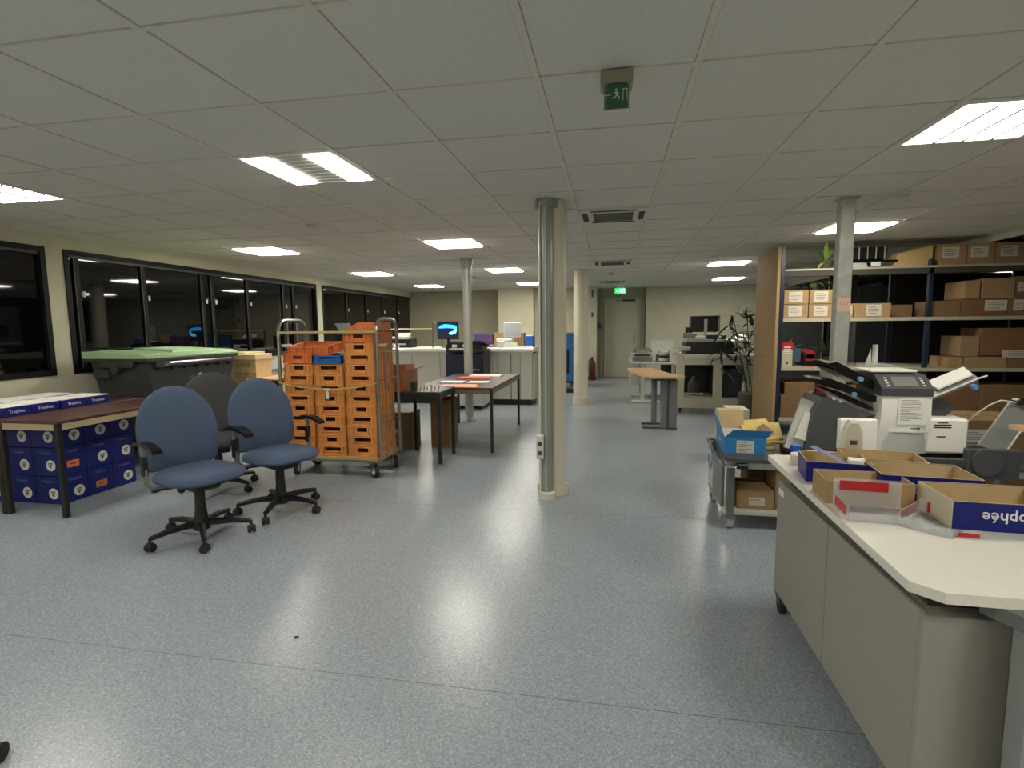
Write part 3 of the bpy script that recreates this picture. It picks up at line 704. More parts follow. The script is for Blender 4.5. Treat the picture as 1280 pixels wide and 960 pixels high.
# crates: 0.30 wide, 0.40 deep, 0.10 high
def crate_mesh(kind, m, h=.1):
    q = MB(); w_, d_ = .148, .205; R_ = .014
    q.box(-w_+R_, w_-R_, -d_+R_, d_-R_, 0, .006)                 # floor
    for s_ in (-1, 1):
        x0, x1 = sorted((s_*(w_-R_+.004), s_*(w_-R_))); q.box(x0, x1, -d_+R_, d_-R_, 0, h-.008)   # recessed long sides
        a, b = sorted((s_*w_, s_*(w_-R_)))
        for (z0, z1) in ((0, .012), (h-.024, h-.008)): q.box(a, b, -d_, d_, z0, z1)
        for k in range(6): q.box(a, b, -d_+k*.0806, -d_+.008+k*.0806, .012, h-.024)
    for s_ in (-1, 1):
        def F(x0, x1, z0, z1, t0=0, t1=R_):
            a, b = sorted((s_*(d_-t0), s_*(d_-t1))); q.box(x0, x1, a, b, z0, z1)
        F(-w_, w_, 0, .014); F(-w_, w_, h-.022, h-.008)                  # proud rims
        for x in (-w_, -.102, .09, w_-.012): F(x, x+.012, .014, h-.022)    # proud posts
        hw = .058 if kind == 0 else .08
        F(-w_+.012, -hw, .014, h-.022, R_-.003, R_+.001); F(hw, w_-.012, .014, h-.022, R_-.003, R_+.001)
        if kind == 0:
            F(-hw, hw, .014, .036, .003, R_+.001)
            for x in (-hw-.004, hw-.008): F(x, x+.012, .014, h-.022)
            F(-hw, hw, .032, .04)
        else:
            F(-hw, hw, .014, .02, .004, R_); F(-hw, hw, .034, .044, 0, R_)
            F(-hw, hw, .02, .034, R_-.002, R_+.001)
        F(-w_+.014, -.102, .046, .054, .004, R_); F(.102, w_-.014, .046, .054, .004, R_)
    return mesh('crate', q, m)
CM = [crate_mesh(0, ORNG), crate_mesh(1, ORNG)]
CHT = .0945
cols = [('left', -2.839, 9), ('middle', -2.535, 9), ('right', -2.231, 11)]
ords = ['lowest', 'second', 'third', 'fourth', 'fifth', 'sixth', 'seventh', 'eighth', 'ninth', 'tenth', 'top']
for c, (nm, x, n) in enumerate(cols):
    for k in range(n):
        o = bpy.data.objects.new('plastic_crate', CM[(k+c) % 2]); C.objects.link(o); o.location = (x+random.uniform(-.003, .003), 4.68+random.uniform(-.008, .008), .1955+k*CHT)
        tag(o, 'orange plastic crate, %s from the bottom of the %s stack in the roll cage' % (ords[k], nm), 'crate', 'orange crates stacked in the roll cage')
CR = [crate_mesh(0, ORNR, .1)]
def tcrate(x, y, z, rx, ry, rz, me, label, s=(1, 1, 1)):
    o = bpy.data.objects.new('plastic_crate', me); C.objects.link(o); o.location = (x, y, z); o.rotation_euler = (rx, ry, rz); o.scale = s; tag(o, label, 'crate', 'loose crates on top of the roll cage'); return o
ZT = .1955+9*CHT
tcrate(-2.76, 4.67, ZT+.092, 0, -.14, PI/2-.0, CR[0], 'tilted red-orange crate lying across the left stack of the roll cage', (1, 1, .95))
tcrate(-2.84, 4.68, ZT+.004, 0, 0, 0, CR[0], 'red-orange crate right under the tilted one on the left stack')
BCR = crate_mesh(1, CRB, .085)
tcrate(-2.535, 4.66, ZT+.003, 0, 0, .0, BCR, 'blue plastic crate on top of the middle stack')
ZR = .1955+11*CHT
tcrate(-2.234, 4.68, ZR+.003, 0, 0, 0, CR[0], 'red-orange crate on top of the right stack, under the tilted one', (1, 1, 1.0))
q = MB(); q.prism([(-2.38, ZR+.105), (-2.09, ZR+.105), (-2.09, ZR+.185), (-2.24, ZR+.185), (-2.38, ZR+.12)], 'y', 4.5, 4.506); q.prism([(-2.38, ZR+.105), (-2.09, ZR+.105), (-2.09, ZR+.185), (-2.24, ZR+.185), (-2.38, ZR+.12)], 'y', 4.86, 4.866)
q.box(-2.096, -2.09, 4.506, 4.86, ZR+.105, ZR+.185); q.box(-2.38, -2.374, 4.506, 4.86, ZR+.105, ZR+.12)
q.box(-2.38, -2.09, 4.5, 4.866, ZR+.103, ZR+.108)
for x in (-2.36, -2.28, -2.2, -2.12): q.box(x, x+.008, 4.495, 4.5, ZR+.105, ZR+.12+max(0, min(.065, (x+2.38)*.45)))
o = obj('plastic_crate', q, ORNR, loc=(-2.235, 4.68, ZR+.103)); tag(o, 'open red-orange crate with slanted rim, highest on the right stack', 'crate', 'loose crates on top of the roll cage')
o = obj('white_bag', MB().lathe([(.02, 0), (.05, .02), (.045, .05), (.015, .07)], (-2.44, 4.72, ZT+.02), 12), PAPER, loc=(-2.44, 4.72, ZT)); tag(o, 'crumpled white paper between the blue crate and right stack', 'paper')

# ------------------------------------------------------------------ dark tables in the middle
table('near-black table right of the roll cage, carton on top', -2.75, -1.66, 5.02, 5.52, .73, TABN, BLACKM, BLACKM, .018)
table('long dark brown table behind the near-black one, papers on top', -2.15, -1.25, 5.56, 7.3, .715, TABD, mat('table_edge_grey', (120, 108, 92), .5), BLACKM, .015)
def carton_open(name, label, x0, x1, y0, y1, z0, z1, m, flaps=(), cat='box', group=None, lab=None, seam=True):
    t = thing(name, label, cat, ((x0+x1)/2, (y0+y1)/2, z0), world=True, group=group)
    obj('body', MB().box(x0, x1, y0, y1, z0, z1, b=.0015), m, t)
    for k, P in enumerate(flaps): obj('flap', MB().hexa(P), m, t)
    return t
def hx(a, b, c, d, t=(0, 0, .004)):
    T_ = Vector(t); return [Vector(v) for v in (a, b, c, d)]+[Vector(v)+T_ for v in (a, b, c, d)]
t = carton_open('cardboard_box', 'brown cardboard box with a raised flap on the near-black table', -2.36, -2.04, 5.12, 5.42, .73, .93, mat('cardboard_rosy', (168, 122, 96), .8, noise=.06, scale=9),
    [hx((-2.36, 5.12, .93), (-2.04, 5.12, .93), (-2.04, 5.10, 1.0), (-2.36, 5.10, 1.0), (0, .004, 0)), hx((-2.04, 5.12, .93), (-2.04, 5.42, .93), (-1.95, 5.42, .955), (-1.95, 5.12, .955)),
     hx((-2.04, 5.12, .94), (-1.99, 5.2, .94), (-1.99, 5.2, .995), (-2.04, 5.12, 1.0), (.003, .003, 0))])
def sheetobj(name, label, pts, z, m, cat='paper', t=.002, group=None):
    cx = sum(p[0] for p in pts)/len(pts); cy = sum(p[1] for p in pts)/len(pts)
    o = obj(name, MB().prism(pts, 'z', z, z+t), m, loc=(cx, cy, z)); tag(o, label, cat, group); return o
def rect(cx, cy, w_, d_, a=0): return [(cx+math.cos(a)*x-math.sin(a)*y, cy+math.sin(a)*x+math.cos(a)*y) for x, y in ((-w_/2, -d_/2), (w_/2, -d_/2), (w_/2, d_/2), (-w_/2, d_/2))]
sheetobj('paper_sheet', 'orange paper sheet lying in front of the rosy cardboard box', rect(-2.2, 5.07, .26, .08, .05), .731, ORPAP)
sheetobj('paper_sheet', 'pink paper sheet nearest on the long brown table', rect(-1.68, 5.75, .4, .22, .1), .716, PINK, t=.003)
sheetobj('paper_sheet', 'orange-pink sheet edge under the pink one on the brown table', rect(-1.55, 5.68, .24, .16, -.1), .716, ORPAP, t=.002).location.z -= .0
sheetobj('paper_sheet', 'white paper left half of the middle pair on the brown table', rect(-1.86, 6.1, .28, .2, .1), .716, PAPER, t=.008)
sheetobj('paper_sheet', 'white paper right half of the middle pair on the brown table', rect(-1.55, 6.13, .24, .2, 0), .716, PAPER, t=.004)
sheetobj('paper_sheet', 'red-orange folder under the farthest white papers', rect(-1.72, 6.62, .42, .25, 0), .716, mat('red_folder', (205, 92, 66), .6), t=.01)
sheetobj('paper_sheet', 'white paper pile farthest back on the brown table', rect(-1.62, 6.85, .42, .22, 0), .716, PAPER, t=.02)
t = thing('pencil_pot', 'green pot of pens beside the cardboard box on the table', 'pen pot', (-1.96, 5.1, .73), world=True)
obj('cup', MB().lathe([(.03, 0), (.034, .09), (.03, .09), (.028, .085)], (-1.96, 5.1, .73), 16), mat('cup_green', (30, 66, 44), .4), t)
t2 = thing('tag_bundle', 'heap of small cream tags and clips on the table by the green pot', 'clips', (-1.86, 5.24, .73), world=True)
for k in range(9):
    x = -1.93+.026*k; y = 5.2+.05*math.sin(k*2.1); a = random.uniform(-.5, .5)
    obj('tag', MB().box(-.008, .008, -.002, .002, 0, .035+.012*(k % 3), M=TR(x, y, .731, rx=a*.6, ry=a)), mat('cream_tag', (226, 212, 170), .6), t2)
# things under the near-black table
def simple_box(name, label, x0, x1, y0, y1, z0, z1, m, cat='box', group=None, b=.003, labels=(), tape=True, rz=0):
    o = obj(name, MB().box(x0, x1, y0, y1, z0, z1, b=b), m, loc=((x0+x1)/2, (y0+y1)/2, z0)); tag(o, label, cat, group)
    for (lx, lz, lw, lh, y_) in labels:
        obj('paper_label', MB().box(lx-lw/2, lx+lw/2, y_-.0015, y_, lz-lh/2, lz+lh/2), LBL, o)
        q = MB()
        for k in range(4): q.box(lx-lw*.38, lx+lw*(.1+.08*((k*3) % 4)), y_-.0025, y_-.0015, lz+lh*(.28-.18*k)-lh*.03, lz+lh*(.28-.18*k)+lh*.03)
        obj('printed_lines', q, LBLI, o)
    if tape and z1-z0 > .08: obj('tape', MB().box(x0-.001, x1+.001, (y0+y1)/2-.025, (y0+y1)/2+.025, z1-.03, z1+.001), TAPE, o)
    return o
LBL = mat('label_paper', (206, 200, 184), .7); LBLI = mat('label_ink', (130, 126, 118), .7)
simple_box('cardboard_box', 'tall brown carton under the near-black table, right one', -2.02, -1.8, 5.75, 6.1, .0, .55, BROWND)
simple_box('cardboard_box', 'low brown carton under the near-black table, left one', -2.55, -2.25, 5.2, 5.5, .0, .25, BROWND)
simple_box('cardboard_box', 'grey-brown carton standing behind the low one under the table', -2.6, -2.2, 5.62, 5.9, .0, .42, mat('carton_olive', (120, 108, 78), .8))

# ------------------------------------------------------------------ island counter at the back
t = thing('island_counter', 'long pale grey reception counter with rounded white top at the back', 'counter', (-2.9, 9.35, 0), world=True)
IX0, IX1, IY0, IY1 = -4.5, -1.33, 9.12, 9.85
obj('plinth', MB().box(IX0+.03, IX1-.03, IY0+.04, IY1-.04, 0, .085), BLACK, t)
bd = obj('body', MB().box(IX0, IX1, IY0+.02, IY1, .085, .9), CDARK, t)
obj('end_cover', MB().box(IX1, IX1+.012, IY0, IY1, .085, .9), ISL, t)
for a, b in ((-4.5, -4.0), (-4.0, -3.52), (-3.52, -3.0), (-3.0, -2.45), (-2.45, -2.11), (-2.11, -1.95), (-1.95, -1.71), (-1.71, -1.55), (-1.55, -1.335)):
    obj('front_panel', MB().box(a+.002, b-(.012 if abs(b+1.71) < .01 or abs(b+2.11) < .01 else .006), IY0, IY0+.02, .1, .895), ISL, bd)
obj('worktop', MB().prism([(IY0-.03, .93), (IY0-.045, .95), (IY0-.04, .985), (IY0-.02, 1.0), (IY1+.02, 1.0), (IY1+.02, .93)], 'x', IX0-.02, -3.52).prism([(IY0-.03, .93), (IY0-.045, .95), (IY0-.04, .985), (IY0-.02, 1.0), (IY1+.02, 1.0), (IY1+.02, .93)], 'x', -3.517, -1.71).prism([(IY0-.03, .93), (IY0-.045, .95), (IY0-.04, .985), (IY0-.02, 1.0), (IY1+.02, 1.0), (IY1+.02, .93)], 'x', -1.707, IX1+.02), ISLT, t)
obj('top_bead', MB().box(IX0, IX1, IY0-.01, IY0+.02, .9, .93), ISL, t)
# copier in front
t = thing('copier', 'dark navy multifunction copier standing in front of the back counter', 'copier', (-2.42, 8.85, 0), world=True)
obj('body', MB().box(-2.70, -2.06, 8.5, 9.02, .33, .93, b=.012), MFP, t)
obj('base_cabinet', MB().box(-2.69, -2.07, 8.51, 9.02, .06, .33, b=.006), LGREY, t)
obj('upper_body', MB().box(-2.70, -2.06, 8.52, 9.02, .94, 1.0, b=.01), MFP, t)
obj('scanner_lid', MB().prism([(-2.72, 1.0), (-2.1, 1.0), (-2.12, 1.06), (-2.2, 1.1), (-2.66, 1.12), (-2.7, 1.08)], 'y', 8.58, 9.0), BLACK, t)
obj('document_tray', MB().prism([(-2.4, 1.09), (-2.02, 1.04), (-1.98, 1.07), (-2.1, 1.12), (-2.4, 1.14)], 'y', 8.6, 8.98), BLACKG, t)
obj('control_panel', MB().box(-2.62, -2.3, 8.44, 8.56, .99, 1.02, b=.005, M=None), WHITEP, t)
obj('white_stickers', MB().box(-2.6, -2.52, 8.555, 8.562, 1.03, 1.08).box(-2.42, -2.37, 8.57, 8.577, 1.04, 1.08), PAPER, t)
for k in range(3): obj('paper_drawer', MB().box(-2.685, -2.075, 8.488, 8.5, .35+k*.14, .48+k*.14, b=.003), MFP, t)
obj('badge', MB().box(-2.27, -2.17, 8.484, 8.49, .66, .675).cyl((-2.14, 8.484, .668), (-2.14, 8.49, .668), .014, n=12), LTEXT, t)
for x in (-2.7, -2.14):
    for y in (8.58, 8.95): obj('caster', MB().cyl((x-.015, y, .03), (x+.015, y, .03), .03), RUBBER, t)
def monitor(label, x, y, z, w_, h_, lift, m_case, m_scr, rz=0, back=False, group=None):
    t = thing('monitor', label, 'monitor', (x, y, z), rz)
    child('screen_case', mesh('screen_case', MB().box(-w_/2, w_/2, 0, .03, lift, lift+h_, b=.005), m_case), t)
    s_ = child('screen', mesh('screen', MB().box(-w_/2+.012, w_/2-.012, -.002, .001, lift+.014, lift+h_-.012), m_scr), t)
    child('stand', mesh('stand', MB().box(-.025, .025, .03, .055, .01, lift+h_*.6, b=.004), m_case), t)
    child('foot', mesh('foot', MB().prism(rrect(.24, .18, .05, 3, 0, .04), 'z', 0, .012), m_case), t)
    return t, s_
t, s_ = monitor('dark monitor showing a bright blue swoosh on the back counter', -2.9, 9.3, 1.0, .4, .32, .15, BLACK, SCREENB)
q = MB(); q.prism([(-.17, .36), (-.13, .40), (-.05, .42), (.05, .41), (.14, .395), (.17, .37), (.165, .33), (.12, .345), (0, .355), (-.1, .35), (-.17, .35)], 'y', -.004, -.002)
child('blue_shape', mesh('blue_shape', q, SCREENC), s_)
child('blue_shape', mesh('blue_shape', MB().prism([(.17, .33), (.15, .26), (.08, .235), (.03, .24), (.02, .265), (.08, .29), (.12, .3), (.13, .335)], 'y', -.004, -.002), SCREENL), s_)
t, s_ = monitor('white monitor with pale screen on the right part of the back counter', -1.73, 9.35, 1.0, .30, .26, .18, WHITEP, mat('pale_screen', (176, 182, 186), .25), rz=.12)
def clutter(name, label, b, m, cat, bev=.004, extra=None):
    o = obj(name, MB().box(*b, b=bev), m, loc=((b[0]+b[1])/2, (b[2]+b[3])/2, b[4])); tag(o, label, cat); return o
simple_box('cardboard_box', 'brown carton left behind the white monitor on the counter', -2.09, -1.86, 9.5, 9.75, 1.0, 1.26, BROWN)
simple_box('cardboard_box', 'brown carton right behind the white monitor on the counter', -1.84, -1.55, 9.5, 9.8, 1.0, 1.25, BROWN)
clutter('file_box', 'purple box between copier and brown cartons on the counter', (-2.46, -2.12, 9.45, 9.7, 1.0, 1.24), PURP, 'box')
t = thing('label_printer', 'white rounded label printer beside the white monitor', 'label printer', (-1.9, 9.25, 1.0), world=True)
t.name = 'label_printer'; BASE[t.name] = Vector((-1.9, 9.25, 1.0))
obj('body', MB().box(-1.98, -1.84, 9.18, 9.32, 1.0, 1.12, b=.02), WHITEP, t); obj('roll', MB().cyl((-1.99, 9.25, 1.13), (-1.72, 9.25, 1.13), .03), WHITEP, t)
o = clutter('small_carton', 'small white carton in front of the white monitor', (-1.84, -1.62, 9.17, 9.28, 1.0, 1.085), PAPER, 'box')
t = thing('binder', 'bright blue box file at the right end of the back counter', 'file', (-1.4, 9.5, 1.0), world=True)
obj('cover', MB().box(-1.5, -1.36, 9.35, 9.6, 1.0, 1.2, b=.004), MBLUE, t); obj('paper_block', MB().box(-1.49, -1.37, 9.36, 9.59, 1.195, 1.206), PAPER, t)
sheetobj('paper_pile', 'loose white papers at the right end of the back counter', rect(-1.5, 9.25, .3, .14, .1), 1.0, PAPER, t=.03)
t = thing('printer', 'black desktop printer on the counter behind the crates', 'printer', (-3.9, 9.45, 1.0), world=True)
obj('body', MB().box(-4.12, -3.62, 9.3, 9.65, 1.0, 1.17, b=.012), BLACK, t); obj('paper_feed', MB().prism([(9.6, 1.17), (9.5, 1.17), (9.62, 1.27), (9.66, 1.27)], 'x', -4.0, -3.72), LGREY, t)
obj('top_tray', MB().box(-4.08, -3.68, 9.32, 9.58, 1.17, 1.2, b=.004), LGREY, t); obj('output_slot', MB().box(-4.05, -3.7, 9.294, 9.3, 1.05, 1.08), LGREY, t)
clutter('paper_cup', 'white crumpled packet in front of the black printer', (-3.9, -3.8, 9.15, 9.25, 1.0, 1.06), PAPER, 'packet', .02)
t = thing('desk_frame', 'thin steel rail frame standing on the back counter left of the monitor', 'rail', (-3.5, 9.4, 1.0), world=True)
obj('post', MB().cyl((-3.2, 9.35, 1.0), (-3.2, 9.35, 1.46), .016), STEEL, t); obj('post', MB().cyl((-3.08, 9.5, 1.0), (-3.08, 9.5, 1.46), .016), STEEL, t)
obj('rail', MB().cyl((-4.3, 9.42, 1.34), (-3.2, 9.38, 1.34), .012), EDGE, t); obj('rail', MB().cyl((-3.2, 9.35, 1.46), (-3.08, 9.5, 1.46), .014), STEEL, t)
obj('post', MB().cyl((-4.3, 9.42, 1.0), (-4.3, 9.42, 1.35), .014), STEEL, t)
t = thing('laptop', 'open laptop lid standing far behind the crates by the windows', 'laptop', (-4.8, 9.3, 1.0), world=True)
obj('desk_stand', MB().box(-5.2, -4.62, 9.0, 9.8, 0.0, 1.0, b=.01), ISL, t)
obj('keyboard_base', MB().box(-5.0, -4.7, 9.1, 9.32, 1.0, 1.25, b=.005), BLACK, t)
obj('lid', MB().hexa(hx((-5.08, 9.25, 1.46), (-4.78, 9.25, 1.46), (-4.72, 9.3, 1.26), (-4.98, 9.3, 1.26), (0, .012, 0))), mat('laptop_lid', (168, 180, 186), .3), t)

# things near the far door
t = thing('extinguisher', 'dark red fire extinguisher by the far door behind the cream column', 'fire extinguisher', (-.47, 13.55, 0), world=True)
obj('cylinder', MB().lathe([(.07, 0.02), (.085, .05), (.085, .42), (.05, .5), (.03, .52)], (-.47, 13.55, 0), 20), mat('extinguisher_red', (84, 20, 22), .4), t)
obj('valve', MB().box(-.5, -.44, 13.52, 13.58, .52, .58, b=.006).box(-.46, -.44, 13.4, 13.56, .58, .6), BLACK, t); obj('hose', MB().tube([(-.5, 13.55, .55), (-.58, 13.52, .45), (-.575, 13.5, .2)], .012), BLACK, t)
obj('foot_ring', MB().lathe([(.075, 0), (.075, .02)], (-.47, 13.55, 0), 20), BLACK, t)
t = thing('blue_trolley', 'bright blue panelled trolley against the back wall between the columns', 'trolley', (-1.05, 12.3, 0), world=True)
for k in range(4): obj('panel', MB().box(-1.5, -.84, 12.02, 12.06, .12+k*.27, .38+k*.27, b=.008), TEALB, t)
obj('side_panel', MB().box(-.85, -.82, 12.06, 12.5, .1, 1.19, b=.005), TEALB, t); obj('frame', MB().box(-1.52, -.82, 12.0, 12.5, .08, .12).box(-1.52, -1.49, 12.0, 12.03, .12, 1.2), BLACKM, t)
obj('top_rail', MB().box(-1.5, -.82, 12.02, 12.06, 1.2, 1.22), BLACKM, t)
for x in (-1.45, -.88): obj('caster', MB().cyl((x-.02, 12.1, .04), (x+.02, 12.1, .04), .04), RUBBER, t)
obj('dark_coat', MB().box(-1.02, -.93, 11.98, 12.02, .3, .85, b=.02), BLACK, t)  # dark coat hung on the trolley front, modelled as one of its parts
o = clutter('low_box', 'black low box on the floor before the blue trolley', (-1.05, -.7, 10.9, 11.2, 0, .08), BLACK, 'box', .01)

# ------------------------------------------------------------------ beech desk and printers, right of the centre
t = thing('beech_desk', 'narrow beech desk with round grey leg columns right of the door', 'desk', (.6, 7.4, 0), world=True)
obj('desktop', MB().prism([(.25, 8.4), (.62, 8.42), (.79, 7.5), (.93, 7.1), (.88, 7.02), (.5, 6.98), (.44, 7.05), (.27, 7.9)], 'z', .69, .715), BEECH, t)
obj('under_frame', MB().prism([(.38, 8.3), (.56, 8.3), (.82, 7.15), (.55, 7.1)], 'z', .65, .69), DGREY, t)
for (x, y, r_) in ((.585, 7.55, .04), (.7, 7.25, .055), (.80, 7.22, .055)): obj('leg_column', MB().lathe([(r_, .02), (r_, .66)], (x, y, 0), 20), MGREY, t)
obj('modesty_panel', MB().box(.73, .78, 7.2, 7.26, .03, .65), DGREY, t)
for y in (7.55, 7.24): obj('foot_bar', MB().box(.42, .86, y-.04, y+.03, 0, .025, b=.006), DGREY, t)
t = thing('white_leg_desk', 'pale desk with white T-shaped foot behind the beech desk', 'desk', (.5, 9.8, 0), world=True)
obj('desktop', MB().box(.32, 1.3, 9.5, 10.7, .70, .725, b=.004), LGREY, t)
for y in (9.65, 10.5):
    obj('leg_column', MB().box(.52, .58, y-.04, y+.04, .04, .70, b=.005), WHITEP, t); obj('foot_bar', MB().box(.36, 1.0, y-.04, y+.04, 0, .045, b=.01), WHITEP, t)
obj('cable_tray', MB().box(.34, .46, 9.7, 10.4, .3, .5, b=.01), LGREY, t)
obj('black_panel', MB().box(.85, 1.25, 9.6, 9.63, .1, .68), BLACK, t)
def printer(label, x0, x1, y0, y1, z0, z1, m, top, tray=True):
    t = thing('printer', label, 'printer', ((x0+x1)/2, (y0+y1)/2, z0), world=True); h = z1-z0
    obj('body', MB().box(x0, x1, y0, y1, z0, z0+h*.7, b=.012), m, t)
    obj('top_cover', MB().prism([(x0+.02, z0+h*.7), (x1-.02, z0+h*.7), (x1-.05, z1), (x0+.05, z1)], 'y', y0+.03, y1-.02), top, t)
    obj('output_slot', MB().box(x0+.05, x1-.05, y0-.004, y0, z0+h*.42, z0+h*.56), BLACK, t)
    obj('paper_drawer', MB().box(x0+.02, x1-.02, y0-.008, y0, z0+h*.06, z0+h*.36, b=.003), top, t)
    if tray: obj('paper_tray', MB().prism([(y0-.01, z0+h*.72), (y0-.1, z0+h*.9), (y0-.095, z0+h*.92), (y0+.01, z0+h*.74)], 'x', x0+.08, x1-.08), WHITEP, t)
    return t
printer('light grey printer with dark top, leftmost on the pale desk', .36, .74, 9.75, 10.15, .725, .95, LGREY, MGREY)
t = thing('glass_cabinet', 'small clear-sided case behind the middle printer on the pale desk', 'case', (.93, 10.5, .725), world=True)
obj('back_frame', MB().box(.72, .74, 10.3, 10.32, .725, 1.08).box(1.12, 1.14, 10.3, 10.32, .725, 1.08).box(.72, 1.14, 10.3, 10.32, 1.08, 1.1), LGREY, t); obj('pane', MB().box(.74, 1.12, 10.305, 10.315, .725, 1.08), CLEAR, t)
printer('dark desktop printer in the middle of the pale desk', .80, 1.02, 9.72, 10.05, .725, .9, DGREY, LGREY, False)
o = simple_box('cardboard_box', 'pale carton with dark top edge beside the middle printer', 1.0, 1.28, 9.6, 9.95, .725, .93, LGREY, tape=False)
# white trolley with printer and monitor
t = thing('white_work_trolley', 'white wheeled work trolley with open bays carrying a dark copier', 'trolley', (1.55, 8.9, 0), world=True)
x0, x1, y0, y1 = 1.0, 2.12, 8.6, 9.3
obj('top_slab', MB().box(1.1, x1+.03, y0-.03, y1, .845, .91, b=.006), ISLT, t)
obj('top_rail', MB().box(1.0, x1, y0, y0+.03, .75, .845), CREAM, t)
for (a, b) in ((1.0, 1.12), (1.55, 1.68), (2.0, 2.12)): obj('post', MB().box(a, b, y0, y0+.06, .08, .75, b=.004), CREAM, t)
obj('corner_post', MB().box(.985, 1.09, y0-.008, y0+.5, .75, .909, b=.004), CREAM, t)
for (a, b) in ((1.0, 1.06), (2.06, 2.12)): obj('post', MB().box(a, b, y1-.06, y1, .08, .845, b=.004), CREAM, t)
obj('bottom_shelf', MB().box(1.0, 2.12, y0-.005, y1, .08, .24, b=.004), CREAM, t)
obj('back_panel', MB().box(1.06, 2.06, y1-.03, y1-.01, .24, .845), BLACK, t)
obj('middle_panel', MB().box(1.6, 1.63, y0+.06, y1-.03, .24, .845), BLACK, t)
for x in (1.07, 2.05):
    for y in (8.66, 9.24): obj('caster', MB().cyl((x-.015, y, .04), (x+.015, y, .04), .04).box(x-.02, x+.02, y-.02, y+.02, .05, .085), RUBBER, t)
t = thing('grey_canister', 'dark grey canister on the lower shelf of the white work trolley', 'canister', (1.32, 8.95, .24), world=True)
obj('tank', MB().lathe([(.09, 0), (.1, .02), (.1, .2), (.05, .26), (.04, .3)], (1.32, 8.95, .24), 18), DGREY, t); obj('handle', MB().box(1.2, 1.44, 8.8, 8.82, .26, .29), LGREY, t)
clutter('dark_crate', 'dark grey storage crate in the right bay of the white work trolley', (1.7, 1.98, 8.7, 9.2, .241, .68), mat('slate_crate', (58, 62, 68), .6), 'crate')
t = thing('copier', 'dark desktop copier on top of the white work trolley', 'copier', (1.5, 8.9, .91), world=True)
obj('body', MB().prism([(1.13, .91), (1.87, .91), (1.85, 1.06), (1.8, 1.1), (1.14, 1.1)], 'y', 8.64, 9.15), mat('copier_dark', (40, 42, 44), .5), t)
obj('top_glass', MB().prism([(1.14, 1.1), (1.8, 1.1), (1.74, 1.13), (1.16, 1.16)], 'y', 8.66, 9.14), LGREY, t)
obj('side_tray', MB().box(1.02, 1.2, 8.58, 8.7, .97, 1.03, b=.005), LGREY, t); obj('feeder', MB().box(1.15, 1.32, 8.8, 9.1, 1.15, 1.24, b=.01), MGREY, t)
obj('paper_stack', MB().box(1.3, 1.44, 8.68, 8.9, 1.15, 1.19), PAPER, t)
clutter('black_case', 'black keyboard case lying under the white monitor stand', (1.45, 1.74, 8.7, 8.85, 1.14, 1.21), BLACK, 'case')
sheetobj('paper_sheet', 'white paper hanging over the copier edge on the work trolley', rect(1.62, 8.7, .4, .14, 0), 1.135, PAPER)
t = thing('monitor', 'monitor seen from behind with light rim on the copier', 'monitor', (1.45, 8.9, 1.16), world=True)
obj('screen_case', MB().box(1.24, 1.66, 8.93, 8.96, 1.25, 1.5, b=.006), BLACK, t)
obj('light_rim', MB().box(1.22, 1.235, 8.92, 8.965, 1.25, 1.5, b=.004).box(1.665, 1.68, 8.92, 8.965, 1.25, 1.5, b=.004).box(1.22, 1.68, 8.92, 8.965, 1.5, 1.508), CHROME, t)
obj('stand', MB().box(1.44, 1.485, 8.88, 8.925, 1.165, 1.45, b=.004), LGREY, t); obj('foot', MB().box(1.3, 1.62, 8.82, 9.0, 1.16, 1.175, b=.004), WHITEP, t)
clutter('speaker', 'small black speaker left of the monitor on the copier', (1.16, 1.26, 8.85, 8.93, 1.24, 1.33), BLACK, 'speaker')
t = thing('plastic_bag', 'crumpled white plastic bag at the right end of the work trolley', 'bag', (1.95, 8.8, .91), world=True)
obj('bag', MB().lathe([(.1, 0), (.13, .06), (.12, .14), (.14, .2), (.09, .27), (.03, .31)], (1.97, 8.85, .91), 9), PAPER, t)

# bamboo-like plant behind the rack end
def leafmesh(L, W, m):
    q = MB(); n = 5
    for s_ in (0,):
        up_ = []; dn = []
        for k in range(n+1):
            u_ = k/n; w_ = W*math.sin(PI*min(1, u_*.9+.08))**.8*(1 if k < n else 0.05); z = -.25*L*u_*u_
            up_.append((w_/2, u_*L, z)); dn.append((-w_/2, u_*L, z))
        for k in range(n):
            q.poly([up_[k], up_[k+1], (0, (k+1)/n*L, -.25*L*((k+1)/n)**2-.006*W*8), (0, k/n*L, -.25*L*(k/n)**2-.006*W*8)])
            q.poly([(0, k/n*L, -.25*L*(k/n)**2-.006*W*8), (0, (k+1)/n*L, -.25*L*((k+1)/n)**2-.006*W*8), dn[k+1], dn[k]])
    return mesh('leaf', q, m)
LF = leafmesh(.22, .042, LEAFD); LFG = leafmesh(.26, .055, LEAF); LFB = leafmesh(.3, .045, LEAFB)
rng = random.Random(3)
t = thing('bamboo_plant', 'dark bamboo-leaved plant in an olive pot behind the chipboard rack end', 'plant', (2.0, 8.24, 0), world=True)
obj('pot', MB().lathe([(.12, 0), (.16, .02), (.17, .36), (.15, .38)], (2.0, 8.24, 0), 18), POT, t)
stems = []
for k in range(6):
    a = PI*.5+k*1.05; top = (2.0+.2*math.cos(a)-.12, 8.2+.08*math.sin(a), 1.25+.12*(k % 4))
    pts = [(2.0+.05*math.cos(a), 8.2+.05*math.sin(a), .37), (2.0+.1*math.cos(a)-.05, 8.2+.06*math.sin(a), .8), top]
    obj('stem', MB().tube(pts, .006, n=5), LEAFD, t); stems.append(top)
base = Vector((2.0, 8.24, 0))
